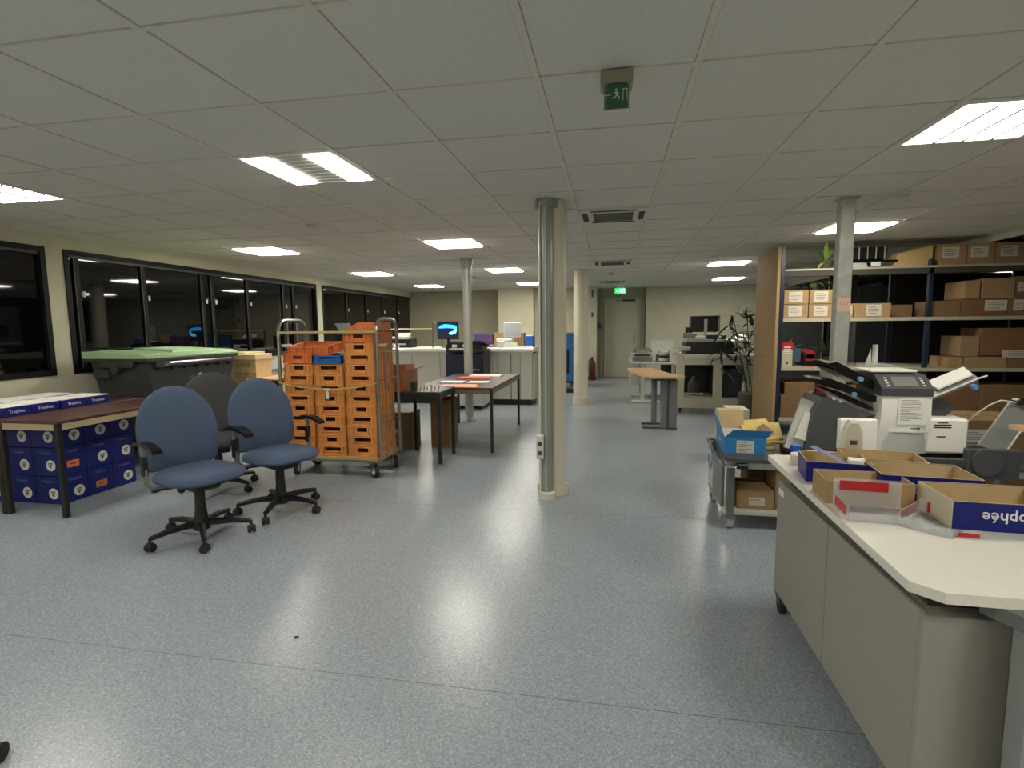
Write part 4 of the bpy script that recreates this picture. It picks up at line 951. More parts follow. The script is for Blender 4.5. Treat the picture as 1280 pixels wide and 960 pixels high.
for k in range(110):
    sx, sy, sz = stems[k % 6]; d_ = rng.random(); x = sx+rng.uniform(-.22, .12); y = sy+rng.uniform(-.12, .1); z = sz-rng.random()*.75+.12
    child('leaf', LF, t, Matrix.Translation(Vector((x, y, z))-base) @ Euler((rng.uniform(-.6, .3), rng.uniform(-.5, .5), rng.uniform(0, 2*PI))).to_matrix().to_4x4())

# ------------------------------------------------------------------ storage rack
RK = 6.93; RD = 7.85
t = thing('storage_rack', 'long storage rack with dark blue uprights and beige shelves', 'rack', (3.5, 7.4, 0), world=True)
for x in (1.975, 3.55, 5.0-.06):
    for y in (RK, RD-.05): 
        h = 2.29 if x < 2 else 2.085
        obj('upright', MB().box(x, x+.045, y, y+.05, 0, h, b=.003), RACKB, t)
SH = (2.0, 1.42, .835, .22)
for z in SH:
    for (a, b) in ((2.02, 3.55), (3.595, 4.94)):
        obj('shelf', MB().box(a, b, RK+.01, RD-.01, z-.012, z+.008), SHELF, t)
    b_ = obj('shelf_beam', MB().box(2.02, 4.94, RK-.004, RK+.012, z-.03 if z < 1.9 else z-.012, z+.01), SHELF, t)
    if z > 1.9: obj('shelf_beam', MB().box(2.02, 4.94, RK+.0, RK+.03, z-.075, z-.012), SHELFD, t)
obj('end_panel', MB().box(1.935, 1.972, RK, 7.86, .02, 2.27, b=.002), CHIP, t)
obj('back_panel', MB().box(3.62, 4.92, RD-.03, RD-.02, .25, 1.98), mat('rack_back', (38, 34, 30), .9), t)
g = 'brown cartons on the storage rack'
def rb(label, x0, x1, z0, z1, y0=RK+.03, d_=.38, m=BROWN, labels=(), tape=False):
    return simple_box('cardboard_box', label, x0, x1, y0, y0+d_, z0, z1, m, group=g, tape=tape, labels=[(lx, lz, lw, lh, y0) for lx, lz, lw, lh in labels])
S1, S2, S3, S4 = [z+.01 for z in SH]
# 2x2 small cartons, upper left
for k, (nx, x) in enumerate((('left', 2.03), ('right', 2.31))):
    for j, nz in enumerate(('lower', 'upper')):
        z = S2+j*.17; rb('labelled small brown carton, %s %s of the four at the rack end' % (nz, nx), x, x+.272, z, z+.165, labels=[(x+.13, z+.085, .15, .12)])
rb('brown carton right of the four, behind the steel column', 2.595, 2.79, S2, S2+.165, labels=[(2.74, S2+.09, .08, .11)])
rb('brown carton with white label right of the steel column', 2.8, 3.19, S2, S2+.165, labels=[(3.01, S2+.085, .16, .13)])
rb('dark brown flat carton left of the middle upright', 3.2, 3.53, S2, S2+.15, y0=7.2, m=BROWND)
rb('dark brown long carton right of the middle upright', 3.62, 3.9, S2, S2+.18, m=BROWND)
rb('reddish brown carton on the eye-level shelf, right bay', 3.91, 4.36, S2, S2+.195, m=mat('carton_red', (128, 94, 60), .85), labels=[(4.25, S2+.12, .22, .12)])
rb('brown carton at the right picture edge of the eye-level shelf', 4.37, 4.9, S2, S2+.2, m=BROWND, labels=[(4.47, S2+.12, .1, .12)])
rb('small pale carton standing on the reddish brown one', 3.93, 4.08, S2+.2, S2+.4, m=BROWN)
rb('wide brown carton on top beside the small pale one', 4.1, 4.42, S2+.2, S2+.42, m=BROWN)
rb('brown carton with label at far right, upper layer', 4.43, 4.85, S2+.2, S2+.44, m=BROWND, labels=[(4.5, S2+.32, .1, .1)])
# top shelf
for k, (a, b) in enumerate(((3.64, 3.92), (3.93, 4.2), (4.21, 4.5), (4.51, 4.85))):
    rb('brown carton with faded label on the top shelf, %s from the left' % ['first', 'second', 'third', 'fourth'][k], a, b, S1, S1+.235, y0=RK+.03, labels=[((a+b)/2-.02, S1+.14, .17, .12)], m=mat('carton_top', (168, 136, 98), .85, noise=.06, scale=9))
o = obj('cardboard_tray', MB().prism([(3.22, S1), (3.6, S1), (3.6, S1+.225), (3.58, S1+.225), (3.24, S1+.15)], 'y', 7.0, 7.3), mat('kraft_lamplit', (214, 186, 128), .8), loc=(3.4, 7.15, S1));  # lamp light on the box is put into its brighter kraft colour
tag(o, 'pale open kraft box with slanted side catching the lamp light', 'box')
obj('flap', MB().hexa(hx((3.24, 7.0, S1+.15), (3.58, 7.0, S1+.225), (3.58, 6.96, S1+.24), (3.24, 6.96, S1+.165), (0, .004, 0))), BROWNL, o)
t = thing('file_holder', 'black slotted file holder lying on the top shelf', 'file holder', (2.9, 7.2, S1), world=True)
obj('body', MB().box(2.72, 3.15, 7.05, 7.3, S1+.1, S1+.24, b=.006), BLACK, t)
for k in range(5): obj('rib', MB().box(2.76+k*.09, 2.768+k*.09, 7.04, 7.05, S1+.1, S1+.245), WHITEP, t)
obj('tray', MB().hexa(hx((2.72, 6.98, S1+.06), (3.24, 6.98, S1+.06), (3.2, 7.3, S1+.09), (2.7, 7.3, S1+.09), (0, 0, .02))), BLACKG, t)
obj('foot', MB().box(2.75, 3.1, 7.05, 7.28, S1, S1+.06), BLACK, t)
t = thing('plastic_wrap', 'crumpled pale plastic wrap on the top shelf beside the column', 'plastic wrap', (2.7, 7.1, S1), world=True)
obj('wrap', MB().prism([(2.56, S1), (2.92, S1), (2.9, S1+.05), (2.82, S1+.055), (2.72, S1+.05), (2.6, S1+.03)], 'y', 6.96, 7.04), LGREY, t); obj('white_card', MB().box(2.95, 3.05, 6.955, 6.965, S1+.01, S1+.06), PAPER, t)
# spider plant on the top shelf
def spider(label, x, y, z, n, me, droop, L=1.0, seed=1, trail=True):
    t = thing('spider_plant', label, 'plant', (x, y, z)); R_ = random.Random(seed)
    child('pot', mesh('pot', MB().lathe([(.06, 0), (.085, .1), (.075, .1)]), POT), t)
    for k in range(n):
        a = 2*PI*k/n+R_.uniform(-.2, .2); e = R_.uniform(-.2, droop)
        child('leaf', me, t, Matrix.Translation((0, 0, .1)) @ Euler((0, 0, a)).to_matrix().to_4x4() @ Euler((e, 0, 0)).to_matrix().to_4x4() @ Matrix.Diagonal((1, L*R_.uniform(.6, 1), 1, 1)))
    return t
spider('bright green spider plant on the top shelf under the ceiling light', 2.52, 7.12, S1, 13, LFB, 1.1, 1.15, 5)
spider('dark green trailing plant above the four labelled cartons', 2.42, 7.15, S2+.341, 22, LFG, .12, 1.1, 2)
spider('dark green plant behind the red ring binder on the middle shelf', 2.15, 7.5, S3, 18, LFG, 1.3, 1.6, 8)
spider('dark leafy plant on the middle shelf behind the steel column', 2.75, 7.5, S3, 18, LFG, 1.3, 1.6, 11)
# middle shelf
t = thing('ring_binder', 'cream ring binder with red top standing at the rack end', 'binder', (2.09, 7.05, S3), world=True)
obj('spine', MB().box(2.03, 2.15, RK+.02, 7.24, S3, S3+.29, b=.003), mat('binder_cream', (196, 188, 160), .6), t)
obj('red_top', MB().box(2.028, 2.152, RK+.018, 7.242, S3+.21, S3+.295), RED, t)
q = MB()
for k in range(4): q.box(2.05, 2.13, RK+.015, RK+.018, S3+.16+k*.025, S3+.172+k*.025)
obj('label_lines', q, PAPER, t); obj('finger_hole', MB().cyl((2.09, RK+.015, S3+.05), (2.09, RK+.021, S3+.05), .012), BLACK, t)
clutter('blue_box', 'dull blue box right of the ring binder', (2.18, 2.29, 7.1, 7.3, S3, S3+.22), mat('dull_blue', (58, 84, 106), .6), 'box')
o = obj('red_drum', MB().cyl((2.38, 7.05, S3+.15), (2.38, 7.25, S3+.15), .06, n=20).box(2.33, 2.43, 7.05, 7.25, S3, S3+.15), mat('dull_red', (150, 36, 44), .5), loc=(2.38, 7.15, S3)); tag(o, 'dull red rounded dispenser on the middle shelf', 'dispenser')
t = thing('white_pole', 'thin white pole standing behind the rack', 'pole', (2.27, 7.55, 0), world=True)
obj('pole', MB().cyl((2.25, 8.0, 0), (2.29, 8.0, 1.38), .018, n=10), WHITEP, t)
clutter('tray_set', 'black office device at the left of the middle shelf', (2.5, 2.72, 7.0, 7.25, S3, S3+.07), BLACK, 'device', .02)
clutter('folder', 'dark folder with pale edge lying on the middle shelf', (2.95, 3.26, 6.97, 7.2, S3, S3+.035), LGREY, 'folder')
o = obj('paper_sheet', MB().hexa(hx((3.05, 7.2, S3+.01), (3.13, 7.22, S3+.01), (3.12, 7.22, S3+.22), (3.09, 7.2, S3+.14), (0, .003, 0))), PAPER, loc=(3.1, 7.2, S3)); tag(o, 'curled white paper standing on the middle shelf', 'paper')
o = obj('white_divider', MB().box(3.15, 3.18, 7.18, 7.26, S3, S3+.26), PAPER, loc=(3.16, 7.22, S3)); tag(o, 'upright white strip beside the curled paper', 'strip')
clutter('dark_board', 'dark flat board standing behind the eye-level cartons', (2.72, 3.05, 7.5, 7.55, S2, 1.97), BLACK, 'board', .004)
clutter('dark_cabinet', 'charcoal cabinet side visible through the rack bays', (2.55, 3.4, 9.6, 10.2, 0, 1.95), mat('charcoal', (74, 76, 74), .7), 'cabinet', .01)
clutter('dark_cabinet', 'second charcoal cabinet further right behind the rack', (3.9, 4.8, 9.6, 10.2, 0, 1.95), mat('charcoal', (74, 76, 74), .7), 'cabinet', .01)
rb('upright brown carton on the middle shelf, right bay', 3.93, 4.12, S3+.13, S3+.36, m=mat('carton_grey', (150, 128, 96), .85))
rb('big dark brown carton beside the upright one on the middle shelf', 4.13, 4.9, S3+.14, S3+.45, m=mat('carton_red', (128, 94, 60), .85), labels=[(4.6, S3+.16, .5, .08)])
rb('low brown carton at the left of the bottom layer, middle shelf', 3.82, 3.97, S3, S3+.12, m=BROWN)
rb('low brown carton in the middle of the bottom layer, middle shelf', 3.98, 4.4, S3, S3+.125, m=BROWN)
rb('low brown carton at the right end of the bottom layer, middle shelf', 4.41, 4.9, S3, S3+.13, m=BROWND)
# lowest shelf
rb('brown carton at the left of the lowest shelf', 2.04, 2.3, S4, S4+.28, m=BROWND); rb('brown carton second from left on the lowest shelf', 2.31, 2.56, S4, S4+.26, m=mat('carton_olive', (120, 108, 78), .8))
rb('dark brown carton lying on the two left cartons of the lowest shelf', 2.08, 2.42, S4+.281, S4+.43, m=BROWND)
clutter('red_case', 'dark red case on the lowest shelf left of the steel column', (2.44, 2.66, 6.97, 7.2, S4+.27, S4+.46), REDD, 'case')
rb('large brown carton on the lowest shelf, left of the three behind the machine', 2.75, 3.5, S4, S4+.4, m=BROWND)
rb('large brown carton on the lowest shelf, middle one behind the machine', 3.62, 4.15, S4, S4+.45, m=mat('carton_red', (128, 94, 60), .85))
rb('large brown carton on the lowest shelf at the right', 4.16, 4.9, S4, S4+.42, m=BROWND)

# ------------------------------------------------------------------ low equipment trolley with folding machine
t = thing('equipment_trolley', 'long low grey equipment trolley carrying the folding machine', 'trolley', (1.7, 4.0, 0), world=True)
TX0, TX1, TY0, TY1, TZ = .76, 2.75, 3.66, 4.28, .485
obj('tabletop', MB().prism([(TX0+.05, TY0), (TX1, TY0), (TX1, TY1), (TX0+.05, TY1), (TX0, TY1-.05), (TX0, TY0+.05)], 'z', TZ-.025, TZ), DGREY, t)
obj('under_rail', MB().box(TX0+.03, TX1-.03, TY0+.02, TY0+.04, TZ-.07, TZ-.025), GREYM, t)
obj('end_panel', MB().box(TX0-.015, TX0+.005, TY0+.08, TY1-.04, .13, TZ-.03, b=.006), MGREY, t)
for (x, y) in ((TX0+.035, TY0+.035), (TX0+.035, TY1-.035), (TX1-.035, TY0+.035), (TX1-.035, TY1-.035)):
    obj('post', MB().box(x-.022, x+.022, y-.022, y+.022, .1, TZ-.025, b=.003), STEEL, t)
    q = MB(); q.box(x-.03, x+.03, y-.035, y+.035, .075, .1); q.box(x-.028, x-.024, y-.02, y+.05, .03, .08); q.box(x+.024, x+.028, y-.02, y+.05, .03, .08)
    cs = obj('caster', q, STEEL, t); obj('wheel', MB().cyl((x-.02, y+.015, .045), (x+.02, y+.015, .045), .045, n=20), LGREY, cs)
obj('handle_tube', MB().tube([(TX0+.03, TY1-.05, TZ+.015), (TX0-.03, TY1-.08, TZ+.02), (TX0-.045, TY0+.4, TZ+.01), (TX0-.04, TY0+.15, TZ-.03), (TX0+.0, TY0+.03, TZ-.055), (TX0+.06, TY0-.01, TZ-.05)], .012), CHROME, t)
obj('handle_grip', MB().box(TX0+.06, TX0+.13, TY0-.02, TY0+.02, TZ-.065, TZ-.03, b=.006), BLACK, t)
obj('bottom_shelf', MB().box(TX0, TX1, TY0+.02, TY1-.02, .1, .12), LGREY, t)
dk = obj('round_sticker', MB().cyl((TX0-.017, 4.16, .38), (TX0-.015, 4.16, .38), .1, n=28), mat('teal_sticker', (36, 112, 150), .4), t)
obj('sticker_symbol', MB().tube([(TX0-.02, 4.16+.05*math.cos(a*.6), .38+.05*math.sin(a*.6)) for a in range(9)], .006, n=5), PAPER, dk)
obj('white_plate', MB().box(TX0-.016, TX0-.0145, 4.05, 4.24, .16, .48), LGREY, t)
# things on and in the trolley
def open_box(name, label, cx, cy, z, w_, d_, h, rz, mout, min_, cat='box', group=None, flaps=(), th=.004, curve=0):
    t = thing(name, label, cat, (cx, cy, z), rz, group); w2, d2 = w_/2, d_/2
    q = MB(); q.box(-w2, w2, -d2, d2, 0, th)
    q.box(-w2, w2, -d2, -d2+th, th, h); q.box(-w2, w2, d2-th, d2, th, h); q.box(-w2, -w2+th, -d2+th, d2-th, th, h); q.box(w2-th, w2, -d2+th, d2-th, th, h)
    b = child('body', mesh('body', q, mout), t)
    q = MB(); e = .0006; q.box(-w2+th, w2-th, -d2+th, d2-th, th, th+e)
    q.box(-w2+th, w2-th, -d2+th, -d2+th+e, th, h-.001); q.box(-w2+th, w2-th, d2-th-e, d2-th, th, h-.001); q.box(-w2+th, -w2+th+e, -d2+th, d2-th, th, h-.001); q.box(w2-th-e, w2-th, -d2+th, d2-th, th, h-.001)
    for r_ in ((-w2, w2, -d2, -d2+th), (-w2, w2, d2-th, d2), (-w2, -w2+th, -d2, d2), (w2-th, w2, -d2, d2)): q.box(*r_, h, h+.0012)
    child('lining', mesh('lining', q, min_), t)
    for P, m_ in flaps: child('flap', mesh('flap', MB().hexa(P), m_), t)
    return t
t = open_box('cardboard_box', 'bright blue open carton with a white label on the grey trolley', .91, 3.98, TZ, .27, .36, .115, -.04, CBLUE, PAPER,
    flaps=[(hx((-.135, -.18, .115), (-.135, .18, .115), (-.165, .18, .26), (-.165, -.10, .22), (.003, 0, 0)), CBLUE), (hx((-.135, -.18, .115), (.135, -.18, .115), (.17, -.2, .17), (-.08, -.2, .17), (0, .003, 0)), CBLUE),
           (hx((.135, -.18, .115), (.135, .18, .115), (.19, .18, .15), (.19, -.17, .15)), BROWN)])
child('paper_label', mesh('paper_label', MB().box(-.055, .055, -.1815, -.18, .01, .095), LBL), t)
q = MB()
for k in range(5): q.box(-.045, .01+.03*(k % 2), -.1825, -.1815, .02+k*.015, .025+k*.015)
child('printed_lines', mesh('printed_lines', q, LBLI), t)
child('lettering', text_mesh('universal', .035, LTEXT), t, TR(-.1365, .02, .07, rx=PI/2, rz=-PI/2))
child('paper_stack', mesh('paper_stack', MB().box(-.12, .12, -.17, .17, .005, .1), PAPER), t)
simple_box('cardboard_box', 'pale kraft box behind the blue carton on the trolley', .79, .975, 4.17, 4.27, TZ, TZ+.25, BROWNL, tape=False)
clutter('white_cabinet', 'low white cabinet beside the rack end', (1.16, 1.36, 5.6, 5.9, 0, .52), ISL, 'cabinet')
t = thing('envelope_pile', 'pile of yellow envelopes on the grey trolley left of the machine', 'envelopes', (1.15, 4.05, TZ), world=True)
for k, (a, dx) in enumerate(((.1, 0), (-.12, .02), (.2, -.02))):
    obj('envelope', MB().prism(rect(0, 0, .22, .28, a), 'z', 0, .01, M=TR(1.09+dx, 4.12, TZ+.083+k*.013, rx=.36)), YEL, t)
obj('tilt_block', MB().hexa([(1.05, 4.0, TZ), (1.15, 4.0, TZ), (1.15, 4.24, TZ), (1.05, 4.24, TZ), (1.05, 4.0, TZ+.03), (1.15, 4.0, TZ+.03), (1.15, 4.24, TZ+.12), (1.05, 4.24, TZ+.12)]), YEL, t)
sheetobj('paper_sheet', 'white card lying on the grey trolley edge by the counter', rect(1.13, 3.76, .12, .11, -.4), TZ+.0005, PAPER)
o = clutter('blue_block', 'small bright blue block between envelopes and machine', (1.2, 1.27, 3.82, 3.95, TZ+.001, TZ+.075), MBLUE, 'block', .012)
t = thing('cardboard_box', 'closed brown carton with white label on the lower trolley shelf', 'box', (.97, 3.86, .12), world=True)
obj('body', MB().box(.85, 1.09, 3.76, 4.0, .12, .24, b=.002), BROWN, t)
obj('flap', MB().hexa(hx((.85, 3.76, .24), (1.09, 3.76, .24), (1.05, 3.87, .275), (.9, 3.87, .27))), BROWN, t); obj('flap', MB().hexa(hx((.85, 4.0, .24), (1.09, 4.0, .24), (1.04, 3.88, .29), (.87, 3.88, .3))), BROWND, t)
obj('paper_label', MB().box(.93, 1.03, 3.7585, 3.76, .145, .2), LBL, t); obj('printed_lines', MB().box(.94, 1.0, 3.7575, 3.7585, .18, .185).box(.94, 1.01, 3.7575, 3.7585, .165, .17), LBLI, t)
simple_box('cardboard_box', 'taller brown carton right of the labelled one on the lower shelf', 1.1, 1.4, 3.78, 4.1, .12, .43, BROWN, labels=[(1.15, .22, .07, .06, 3.78)])
simple_box('cardboard_box', 'dark brown carton behind the labelled one on the lower shelf', .98, 1.09, 4.02, 4.24, .12, .44, BROWND)

# folding and inserting machine
MY = 3.78
t = thing('folding_machine', 'white and dark grey mail folding machine with feeder trays', 'folding machine', (1.8, 4.0, TZ), world=True)
obj('base_unit', MB().box(1.3, 2.24, MY+.04, 4.22, TZ, TZ+.05, b=.008), BLACK, t)
obj('left_module', MB().box(1.47, 1.74, MY, 4.2, TZ+.05, TZ+.265, b=.012), OFFW, t)
o = obj('right_module', MB().box(1.97, 2.22, MY, 4.2, TZ+.05, TZ+.275, b=.012), OFFW, t)
for (a, b, z) in ((2.04, 2.1, .25), (2.02, 2.12, .235), (2.02, 2.12, .22), (2.04, 2.09, .16)): obj('vent_slot', MB().box(a, b, MY-.002, MY+.002, TZ+z-.004, TZ+z+.003), BLACK, o)
tw = obj('centre_tower', MB().prism([(MY-.02, TZ+.19), (MY-.035, TZ+.28), (MY-.03, TZ+.42), (MY+.3, TZ+.42), (MY+.3, TZ+.05), (MY, TZ+.05)], 'x', 1.70, 1.985), OFFW, t)
obj('curved_front', MB().prism([(1.75, MY-.02), (1.8, MY-.035), (1.87, MY-.04), (1.94, MY-.035), (1.975, MY-.02), (1.975, MY+.05), (1.75, MY+.05)], 'z', TZ+.19, TZ+.4), OFFW, tw)
obj('grey_skirt', MB().prism([(1.73, MY-.01), (1.8, MY-.028), (1.87, MY-.032), (1.94, MY-.028), (1.975, MY-.01), (1.975, MY+.05), (1.73, MY+.05)], 'z', TZ+.05, TZ+.18), LGREY, tw)
obj('instruction_sheet', MB().box(1.79, 1.955, MY-.0445, MY-.042, TZ+.24, TZ+.41), PAPER, tw)
q = MB(); rng = random.Random(5)
for k in range(12):
    zz = TZ+.395-k*.0115; q.box(1.805, 1.805+rng.uniform(.05, .13), MY-.0455, MY-.0445, zz-.0015, zz+.0015)
obj('printed_lines', q, LBLI, tw)
obj('badge', MB().box(1.87, 1.905, MY-.0425, MY-.0395, TZ+.213, TZ+.219).cyl((1.915, MY-.0425, TZ+.216), (1.915, MY-.0395, TZ+.216), .007, n=10), INK, tw)
hd = obj('control_head', MB().prism([(MY-.04, TZ+.42), (MY-.045, TZ+.47), (MY+.06, TZ+.545), (MY+.2, TZ+.56), (MY+.32, TZ+.55), (MY+.32, TZ+.42)], 'x', 1.69, 1.985), DGREY, t)
sl = math.atan2(.075, .105)
obj('screen', MB().box(1.77, 1.91, -.045, .045, 0, .003, M=TR(0, MY+.008, TZ+.509, rx=sl)), mat('panel_grey', (116, 118, 112), .3), hd)
for s_ in (1.735, 1.94):
    for k in range(4): obj('button', MB().box(s_-.006, s_+.006, -.045+k*.024, -.037+k*.024, 0, .006, M=TR(0, MY+.008, TZ+.509, rx=sl)), PAPER, hd)
obj('head_lid', MB().box(1.68, 1.96, MY+.1, MY+.34, TZ+.558, TZ+.575, b=.006), WHITEP, t)
# left dark hood
obj('feed_hood', MB().prism([(1.27, TZ+.0), (1.52, TZ+.0), (1.62, TZ+.265), (1.7, TZ+.29), (1.62, TZ+.31), (1.5, TZ+.37), (1.42, TZ+.4), (1.38, TZ+.395), (1.33, TZ+.3)], 'y', MY+.03, 4.15), DGREY, t)
obj('exit_tray', MB().hexa(hx((1.16, 3.84, TZ+.05), (1.3, 3.84, TZ+.02), (1.4, 3.9, TZ+.34), (1.28, 3.9, TZ+.38), (0, .02, 0))), LGREY, t)
obj('tray_plate', MB().hexa(hx((1.22, 3.83, TZ+.12), (1.29, 3.83, TZ+.1), (1.345, 3.87, TZ+.28), (1.29, 3.87, TZ+.29), (0, .008, 0))), WHITEP, t)
obj('tray_foot', MB().box(1.17, 1.34, 3.84, 3.98, TZ, TZ+.05, b=.01), BLACK, t)
def feeder(name, P, thick, m, y0, y1):
    q = MB(); a = Vector(P[0]); b = Vector(P[1]); d_ = (b-a).normalized(); n_ = Vector((-d_.y, d_.x))
    q.prism([tuple(a), tuple(a+d_*.05+n_*thick*1.1), tuple(b-d_*.03+n_*thick), tuple(b), tuple(b-d_*.05-n_*thick*.5), tuple(a+d_*.1-n_*thick*.6)], 'y', y0, y1)
    return obj(name, q, m, t)
f1 = feeder('upper_feed_tray', ((1.40, TZ+.62), (1.74, TZ+.44)), .035, BLACKG, MY+.06, 4.15)
f2 = feeder('middle_feed_tray', ((1.36, TZ+.51), (1.72, TZ+.37)), .03, BLACKG, MY+.04, 4.15)
f3 = feeder('lower_feed_tray', ((1.42, TZ+.44), (1.70, TZ+.31)), .02, BLACKG, MY+.06, 4.15)
obj('feed_tip', MB().tube([(1.2, MY+.06, TZ+.62), (1.34, MY+.06, TZ+.625), (1.46, MY+.06, TZ+.59)], [.008, .02, .012], n=6), BLACKG, f1)
obj('feed_tip', MB().tube([(1.18, MY+.04, TZ+.52), (1.32, MY+.04, TZ+.51), (1.46, MY+.04, TZ+.47)], [.006, .014, .012], n=6), BLACKG, f2)
KNOB = mat('blue_knob', (90, 140, 190), .3)
for (x, z, pr_) in ((1.60, TZ+.52, f1), (1.565, TZ+.42, f2)): obj('blue_knob', MB().cyl((x, MY+.03, z), (x, MY+.06, z), .016, n=14), KNOB, pr_)
for (x, z) in ((1.44, TZ+.39), (1.48, TZ+.375)): obj('guide_stud', MB().cyl((x, MY+.015, z), (x, MY+.03, z), .008, n=8), WHITEP, t)
# right trays
q = MB(); q.hexa(hx((1.98, MY+.05, TZ+.36), (2.05, MY+.3, TZ+.42), (2.34, MY+.3, TZ+.56), (2.28, MY+.05, TZ+.51), (0, 0, .02)))
f4 = obj('right_feed_tray', q, MGREY, t)
obj('tray_edge', MB().tube([(1.98, MY+.05, TZ+.38), (2.28, MY+.05, TZ+.53), (2.33, MY+.06, TZ+.545)], .006, n=6), WHITEP, f4)
obj('loaded_paper', MB().hexa(hx((2.08, MY+.1, TZ+.445), (2.1, MY+.28, TZ+.47), (2.32, MY+.28, TZ+.575), (2.27, MY+.1, TZ+.54), (0, 0, .012))), PAPER, f4)
obj('blue_knob', MB().cyl((2.25, MY+.02, TZ+.475), (2.25, MY+.05, TZ+.475), .018, n=14), KNOB, f4)
obj('side_cover', MB().prism([(1.985, TZ+.275), (2.15, TZ+.275), (2.2, TZ+.33), (2.12, TZ+.4), (1.985, TZ+.36)], 'y', MY+.12, 4.1), DGREY, t)
obj('conveyor', MB().prism([(2.22, TZ+.1), (2.28, TZ+.11), (2.5, TZ+.04), (2.5, TZ-.0), (2.22, TZ-.0)], 'y', MY+.0, 4.1), DGREY, t)
obj('conveyor_drum', MB().cyl((2.215, 3.58, TZ+.045), (2.215, 3.61, TZ+.045), .082, n=28), DGREY, t)
obj('conveyor_body', MB().box(2.12, 2.40, 3.60, 3.655, TZ-.06, TZ+.12, b=.006), mat('slate_machine', (66, 68, 74), .5), t)
obj('conveyor_arm', MB().box(1.7, 2.2, 3.62, 3.655, TZ-.0, TZ+.055, b=.006), mat('slate_machine', (66, 68, 74), .5), t)
st_ = obj('stacker_tray', MB().hexa(hx((2.37, MY+.15, TZ+.08), (2.52, MY+.15, TZ+.03), (2.77, MY+.27, TZ+.34), (2.61, MY+.27, TZ+.36), (0, .02, 0))), mat('tray_grey', (136, 140, 138), .4), t)
obj('tray_edge', MB().tube([(2.52, MY+.146, TZ+.03), (2.77, MY+.266, TZ+.34)], .006, n=6), WHITEP, st_)
obj('tray_stop', MB().box(2.62, 2.75, MY+.22, MY+.3, TZ+.34, TZ+.38, b=.012), BLACK, st_)
obj('wire_loop', MB().tube([(2.27, MY+.2, TZ+.16), (2.36, MY+.2, TZ+.27), (2.45, MY+.21, TZ+.34), (2.52, MY+.22, TZ+.37), (2.64, MY+.25, TZ+.35)], .005, n=6), WHITEP, st_)
# desk edge and large cartons at the right
t = thing('corner_desk', 'beech desk corner entering at the right picture edge', 'desk', (3.0, 3.5, 0), world=True)
obj('desktop', MB().prism([(2.45, 3.80), (2.47, 3.84), (3.7, 3.84), (3.7, 3.1), (2.55, 3.1), (2.5, 3.5)], 'z', .70, .725), BEECH, t)
for (x, y) in ((2.95, 3.7), (3.5, 3.7), (2.95, 3.2), (3.5, 3.2)): obj('leg', MB().cyl((x, y, 0), (x, y, .70), .03), MGREY, t)
simple_box('cardboard_box', 'large brown carton standing behind the machine conveyor', 2.62, 3.2, 4.6, 5.1, 0, .62, BROWND, labels=[(2.75, .5, .16, .1, 4.6)])
simple_box('cardboard_box', 'brown carton right of the large one at the picture edge', 3.22, 3.8, 4.6, 5.2, 0, .55, BROWN)
simple_box('cardboard_box', 'low wide brown carton behind the steel column base', 1.95, 2.55, 5.3, 5.8, 0, .45, mat('carton_olive', (120, 108, 78), .8))

# ------------------------------------------------------------------ foreground counter
t = thing('work_counter', 'pale grey work counter with greige cabinet on casters, right foreground', 'counter', (1.08, 2.0, 0), world=True)
CZ = .72
obj('worktop', MB().prism([(.775, 2.80), (.745, 1.45), (.80, 1.395), (1.4, 1.385), (1.4, 2.85)], 'z', CZ-.028, CZ), CTOP, t)
bd = obj('cabinet_body', MB().box(.80, 1.37, 1.47, 2.66, .1, .625), CBODY, t)
obj('side_panel', MB().box(.783, .80, 2.06, 2.65, .10, .635, b=.003), CBODY, bd); obj('side_panel', MB().box(.783, .80, 1.465, 2.052, .10, .635, b=.003), CBODY, bd)
obj('end_panel', MB().box(.785, .985, 1.452, 1.47, .1, .63, b=.002), CBODY, bd)
obj('white_tag', MB().box(.781, .783, 2.56, 2.63, .575, .605), PAPER, bd)
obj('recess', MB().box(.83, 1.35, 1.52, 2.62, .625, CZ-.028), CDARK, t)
obj('leg_panel', MB().box(.945, 1.36, 1.33, 1.40, .02, .655, b=.006), mat('leg_grey', (146, 148, 148), .5), t)
obj('support_rail', MB().prism([(.90, 1.44), (.95, 1.34), (1.36, 1.34), (1.36, 1.44)], 'z', .655, CZ-.029), MGREY, t)
for (x, y) in ((.81, 2.6), (.86, 1.6), (1.33, 2.6), (1.33, 1.6)):
    q = MB(); q.box(x-.02, x+.02, y-.02, y+.03, .05, .1); cs = obj('caster', q, DGREY, t); obj('wheel', MB().cyl((x-.014, y+.01, .035), (x+.014, y+.01, .035), .035, n=18), RUBBER, cs)
    obj('brake_pedal', MB().hexa(hx((x-.02, y+.03, .06), (x+.015, y+.03, .06), (x+.01, y+.075, .085), (x-.02, y+.075, .085), (0, 0, .006))), MGREY, cs)
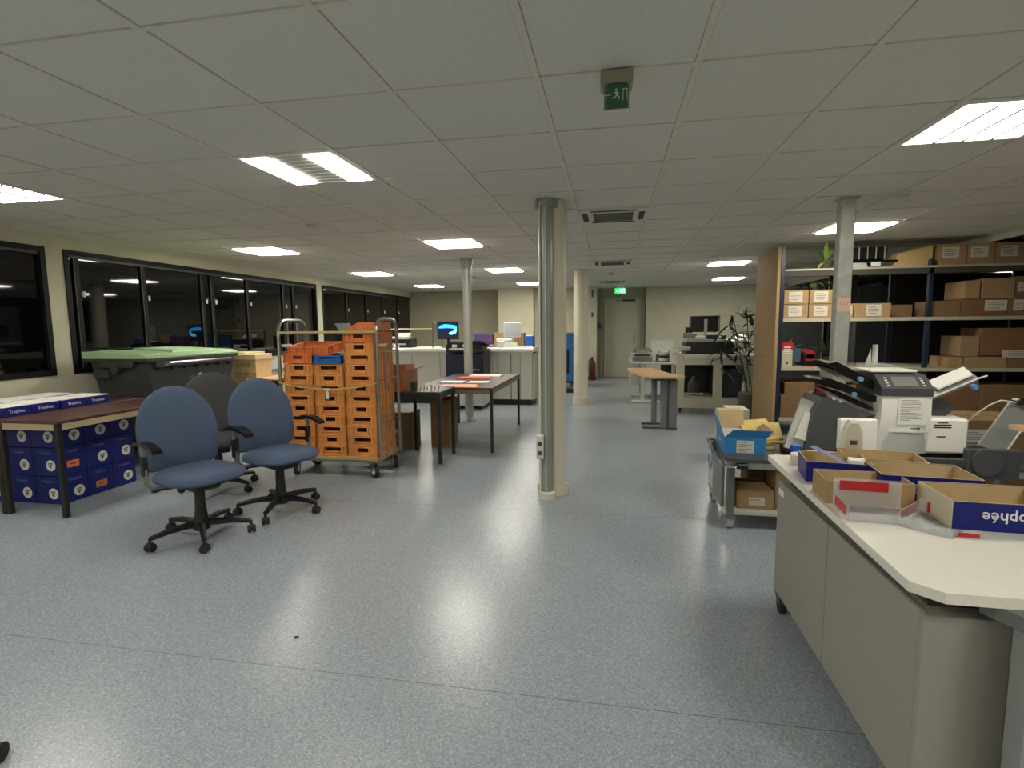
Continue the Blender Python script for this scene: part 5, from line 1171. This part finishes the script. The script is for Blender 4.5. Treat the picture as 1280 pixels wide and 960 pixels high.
# carton lids used as trays on the counter
def paper_tray(label, cx, cy, rz, w_=.315, d_=.225, h=.09, mout=NAVYD, letter=True, z=CZ, side=None):
    t = open_box('open_tray', label, cx, cy, z, w_, d_, h, rz, mout, TAN, 'tray', 'open carton trays on the counter')
    if letter:
        child('lettering', text_mesh('Trophée', .048, LTEXT, bold=.0006), t, TR(.005, -d_/2-.0012, h*.52, rx=PI/2) @ Matrix.Rotation(PI, 4, 'Z'))
    if side: child('side_sheet', mesh('side_sheet', MB().box(-w_/2-.0015, -w_/2, -d_/2, d_/2, 0, h), side), t)
    return t
paper_tray('navy open carton tray with upside-down lettering nearest on the counter', 1.225, 1.955, -.06, side=WALLW)
paper_tray('navy open carton tray behind the nearest one, paper inside', 1.16, 2.24, -.12)
paper_tray('plain tan open carton tray farthest back on the counter', 1.17, 2.56, -.2, h=.07, mout=BROWN, letter=False, w_=.3, d_=.2)
paper_tray('small brown open carton tray left, behind the clear plastic holders', .915, 2.13, -.06, w_=.28, d_=.16, h=.085, mout=BROWN, letter=False)
t = paper_tray('navy-sided open tray holding a ruler at the back left of the counter', .93, 2.42, -.16, w_=.24, d_=.2, h=.085, letter=False)
sheetobj('paper_sheet', 'white paper lying inside the second navy tray', rect(1.2, 2.24, .16, .12, .2), CZ+.006, PAPER)
sheetobj('paper_sheet', 'crumpled scrap in the plain tan tray', rect(1.16, 2.56, .06, .04, .3), CZ+.006, PAPER, t=.01)
o = obj('plastic_ruler', MB().box(-.13, .13, -.018, .018, 0, .004, M=TR(.945, 2.40, CZ+.075, ry=.3, rz=-.9)), CLEARB, loc=(.945, 2.40, CZ+.0)); tag(o, 'clear bluish plastic ruler sticking out of the navy-sided tray', 'ruler')
t = thing('small_box', 'small red and white box in the navy-sided tray', 'box', (1.0, 2.38, CZ+.006), rz=-.3)
child('body', mesh('body', MB().box(-.03, .03, -.03, .03, 0, .085, b=.002), PAPER), t); child('red_panel', mesh('red_panel', MB().box(-.024, .024, -.0315, -.03, .01, .06), RED), t)
t = thing('label_roll', 'stack of cream paper rolls at the far corner of the counter', 'paper roll', (.88, 2.64, CZ), world=True)
obj('roll', MB().lathe([(.05, 0), (.052, .01), (.052, .045), (.015, .048)], (.88, 2.64, CZ), 24), mat('cream_paper', (214, 208, 186), .7), t)
obj('flat_packet', MB().prism(rect(.99, 2.66, .15, .07, -.15), 'z', CZ, CZ+.05), mat('cream_paper', (214, 208, 186), .7), t)
t = thing('glue_bottle', 'white translucent bottle standing behind the trays', 'bottle', (1.115, 2.72, CZ), world=True)
obj('bottle', MB().pillow([(x*1.0, z) for x, z in [(.034, .0), (.04, .02), (.041, .07), (.036, .12), (.024, .15), (.014, .165), (-.014, .165), (-.024, .15), (-.036, .12), (-.041, .07), (-.04, .02), (-.034, 0)]], [(.0001, -.02), (.85, -.022), (1, -.01), (1, .01), (.85, .022), (.0001, .02)], lambda x, y, z: (x*1.15+1.115, y+2.72, z*1.2+CZ)), mat('bottle_white', (216, 214, 200), .35), t)
obj('bottle_label', MB().box(1.09, 1.14, 2.696, 2.6985, CZ+.05, CZ+.11), LBL, t); obj('label_print', MB().box(1.1, 1.13, 2.6945, 2.696, CZ+.085, CZ+.105).box(1.095, 1.135, 2.6945, 2.696, CZ+.055, CZ+.062), INK, t)
# clear acrylic document holders with red labels
def holder(label, cx, cy, rz, w_, d_, hs, redw):
    t = thing('document_holder', label, 'plastic holder', (cx, cy, CZ), rz, 'clear plastic document holders on the counter'); w2, d2 = w_/2, d_/2
    child('base_sheet', mesh('base_sheet', MB().box(-w2, w2, -d2, d2, 0, .003).box(-w2, w2, -d2, -d2+.003, .003, .03), CLEAR), t)
    b = child('back_sheet', mesh('back_sheet', MB().box(-w2, w2, d2, d2+.003, .0, hs), CLEAR), t)
    child('red_label', mesh('red_label', MB().box(-w2+.02, -w2+.02+redw, d2-.0015, d2, hs-.042, hs-.008), RED), b)
    s_ = child('side_sheet', mesh('side_sheet', MB().box(-w2, -w2+.003, -d2, d2, .003, .05), CLEAR), t)
    child('red_label', mesh('red_label', MB().box(-w2-.0015, -w2, -d2+.02, d2-.03, .012, .045), RED), s_)
    return t
holder('clear plastic holder with long red label standing before the brown tray', .885, 1.95, -.1, .21, .17, .1, .15)
holder('clear plastic holder with slanted red label, lying beside the navy tray', 1.03, 1.88, -.75, .14, .2, .05, .1)
t = thing('loose_label_strip', 'clear plastic strip with a small red label at the counter front', 'plastic strip', (1.04, 1.79, CZ), rz=-.08)
child('strip', mesh('strip', MB().box(-.07, .06, -.008, .008, 0, .018), CLEAR), t); child('red_label', mesh('red_label', MB().box(0, .055, -.0095, -.008, .003, .015), RED), t)
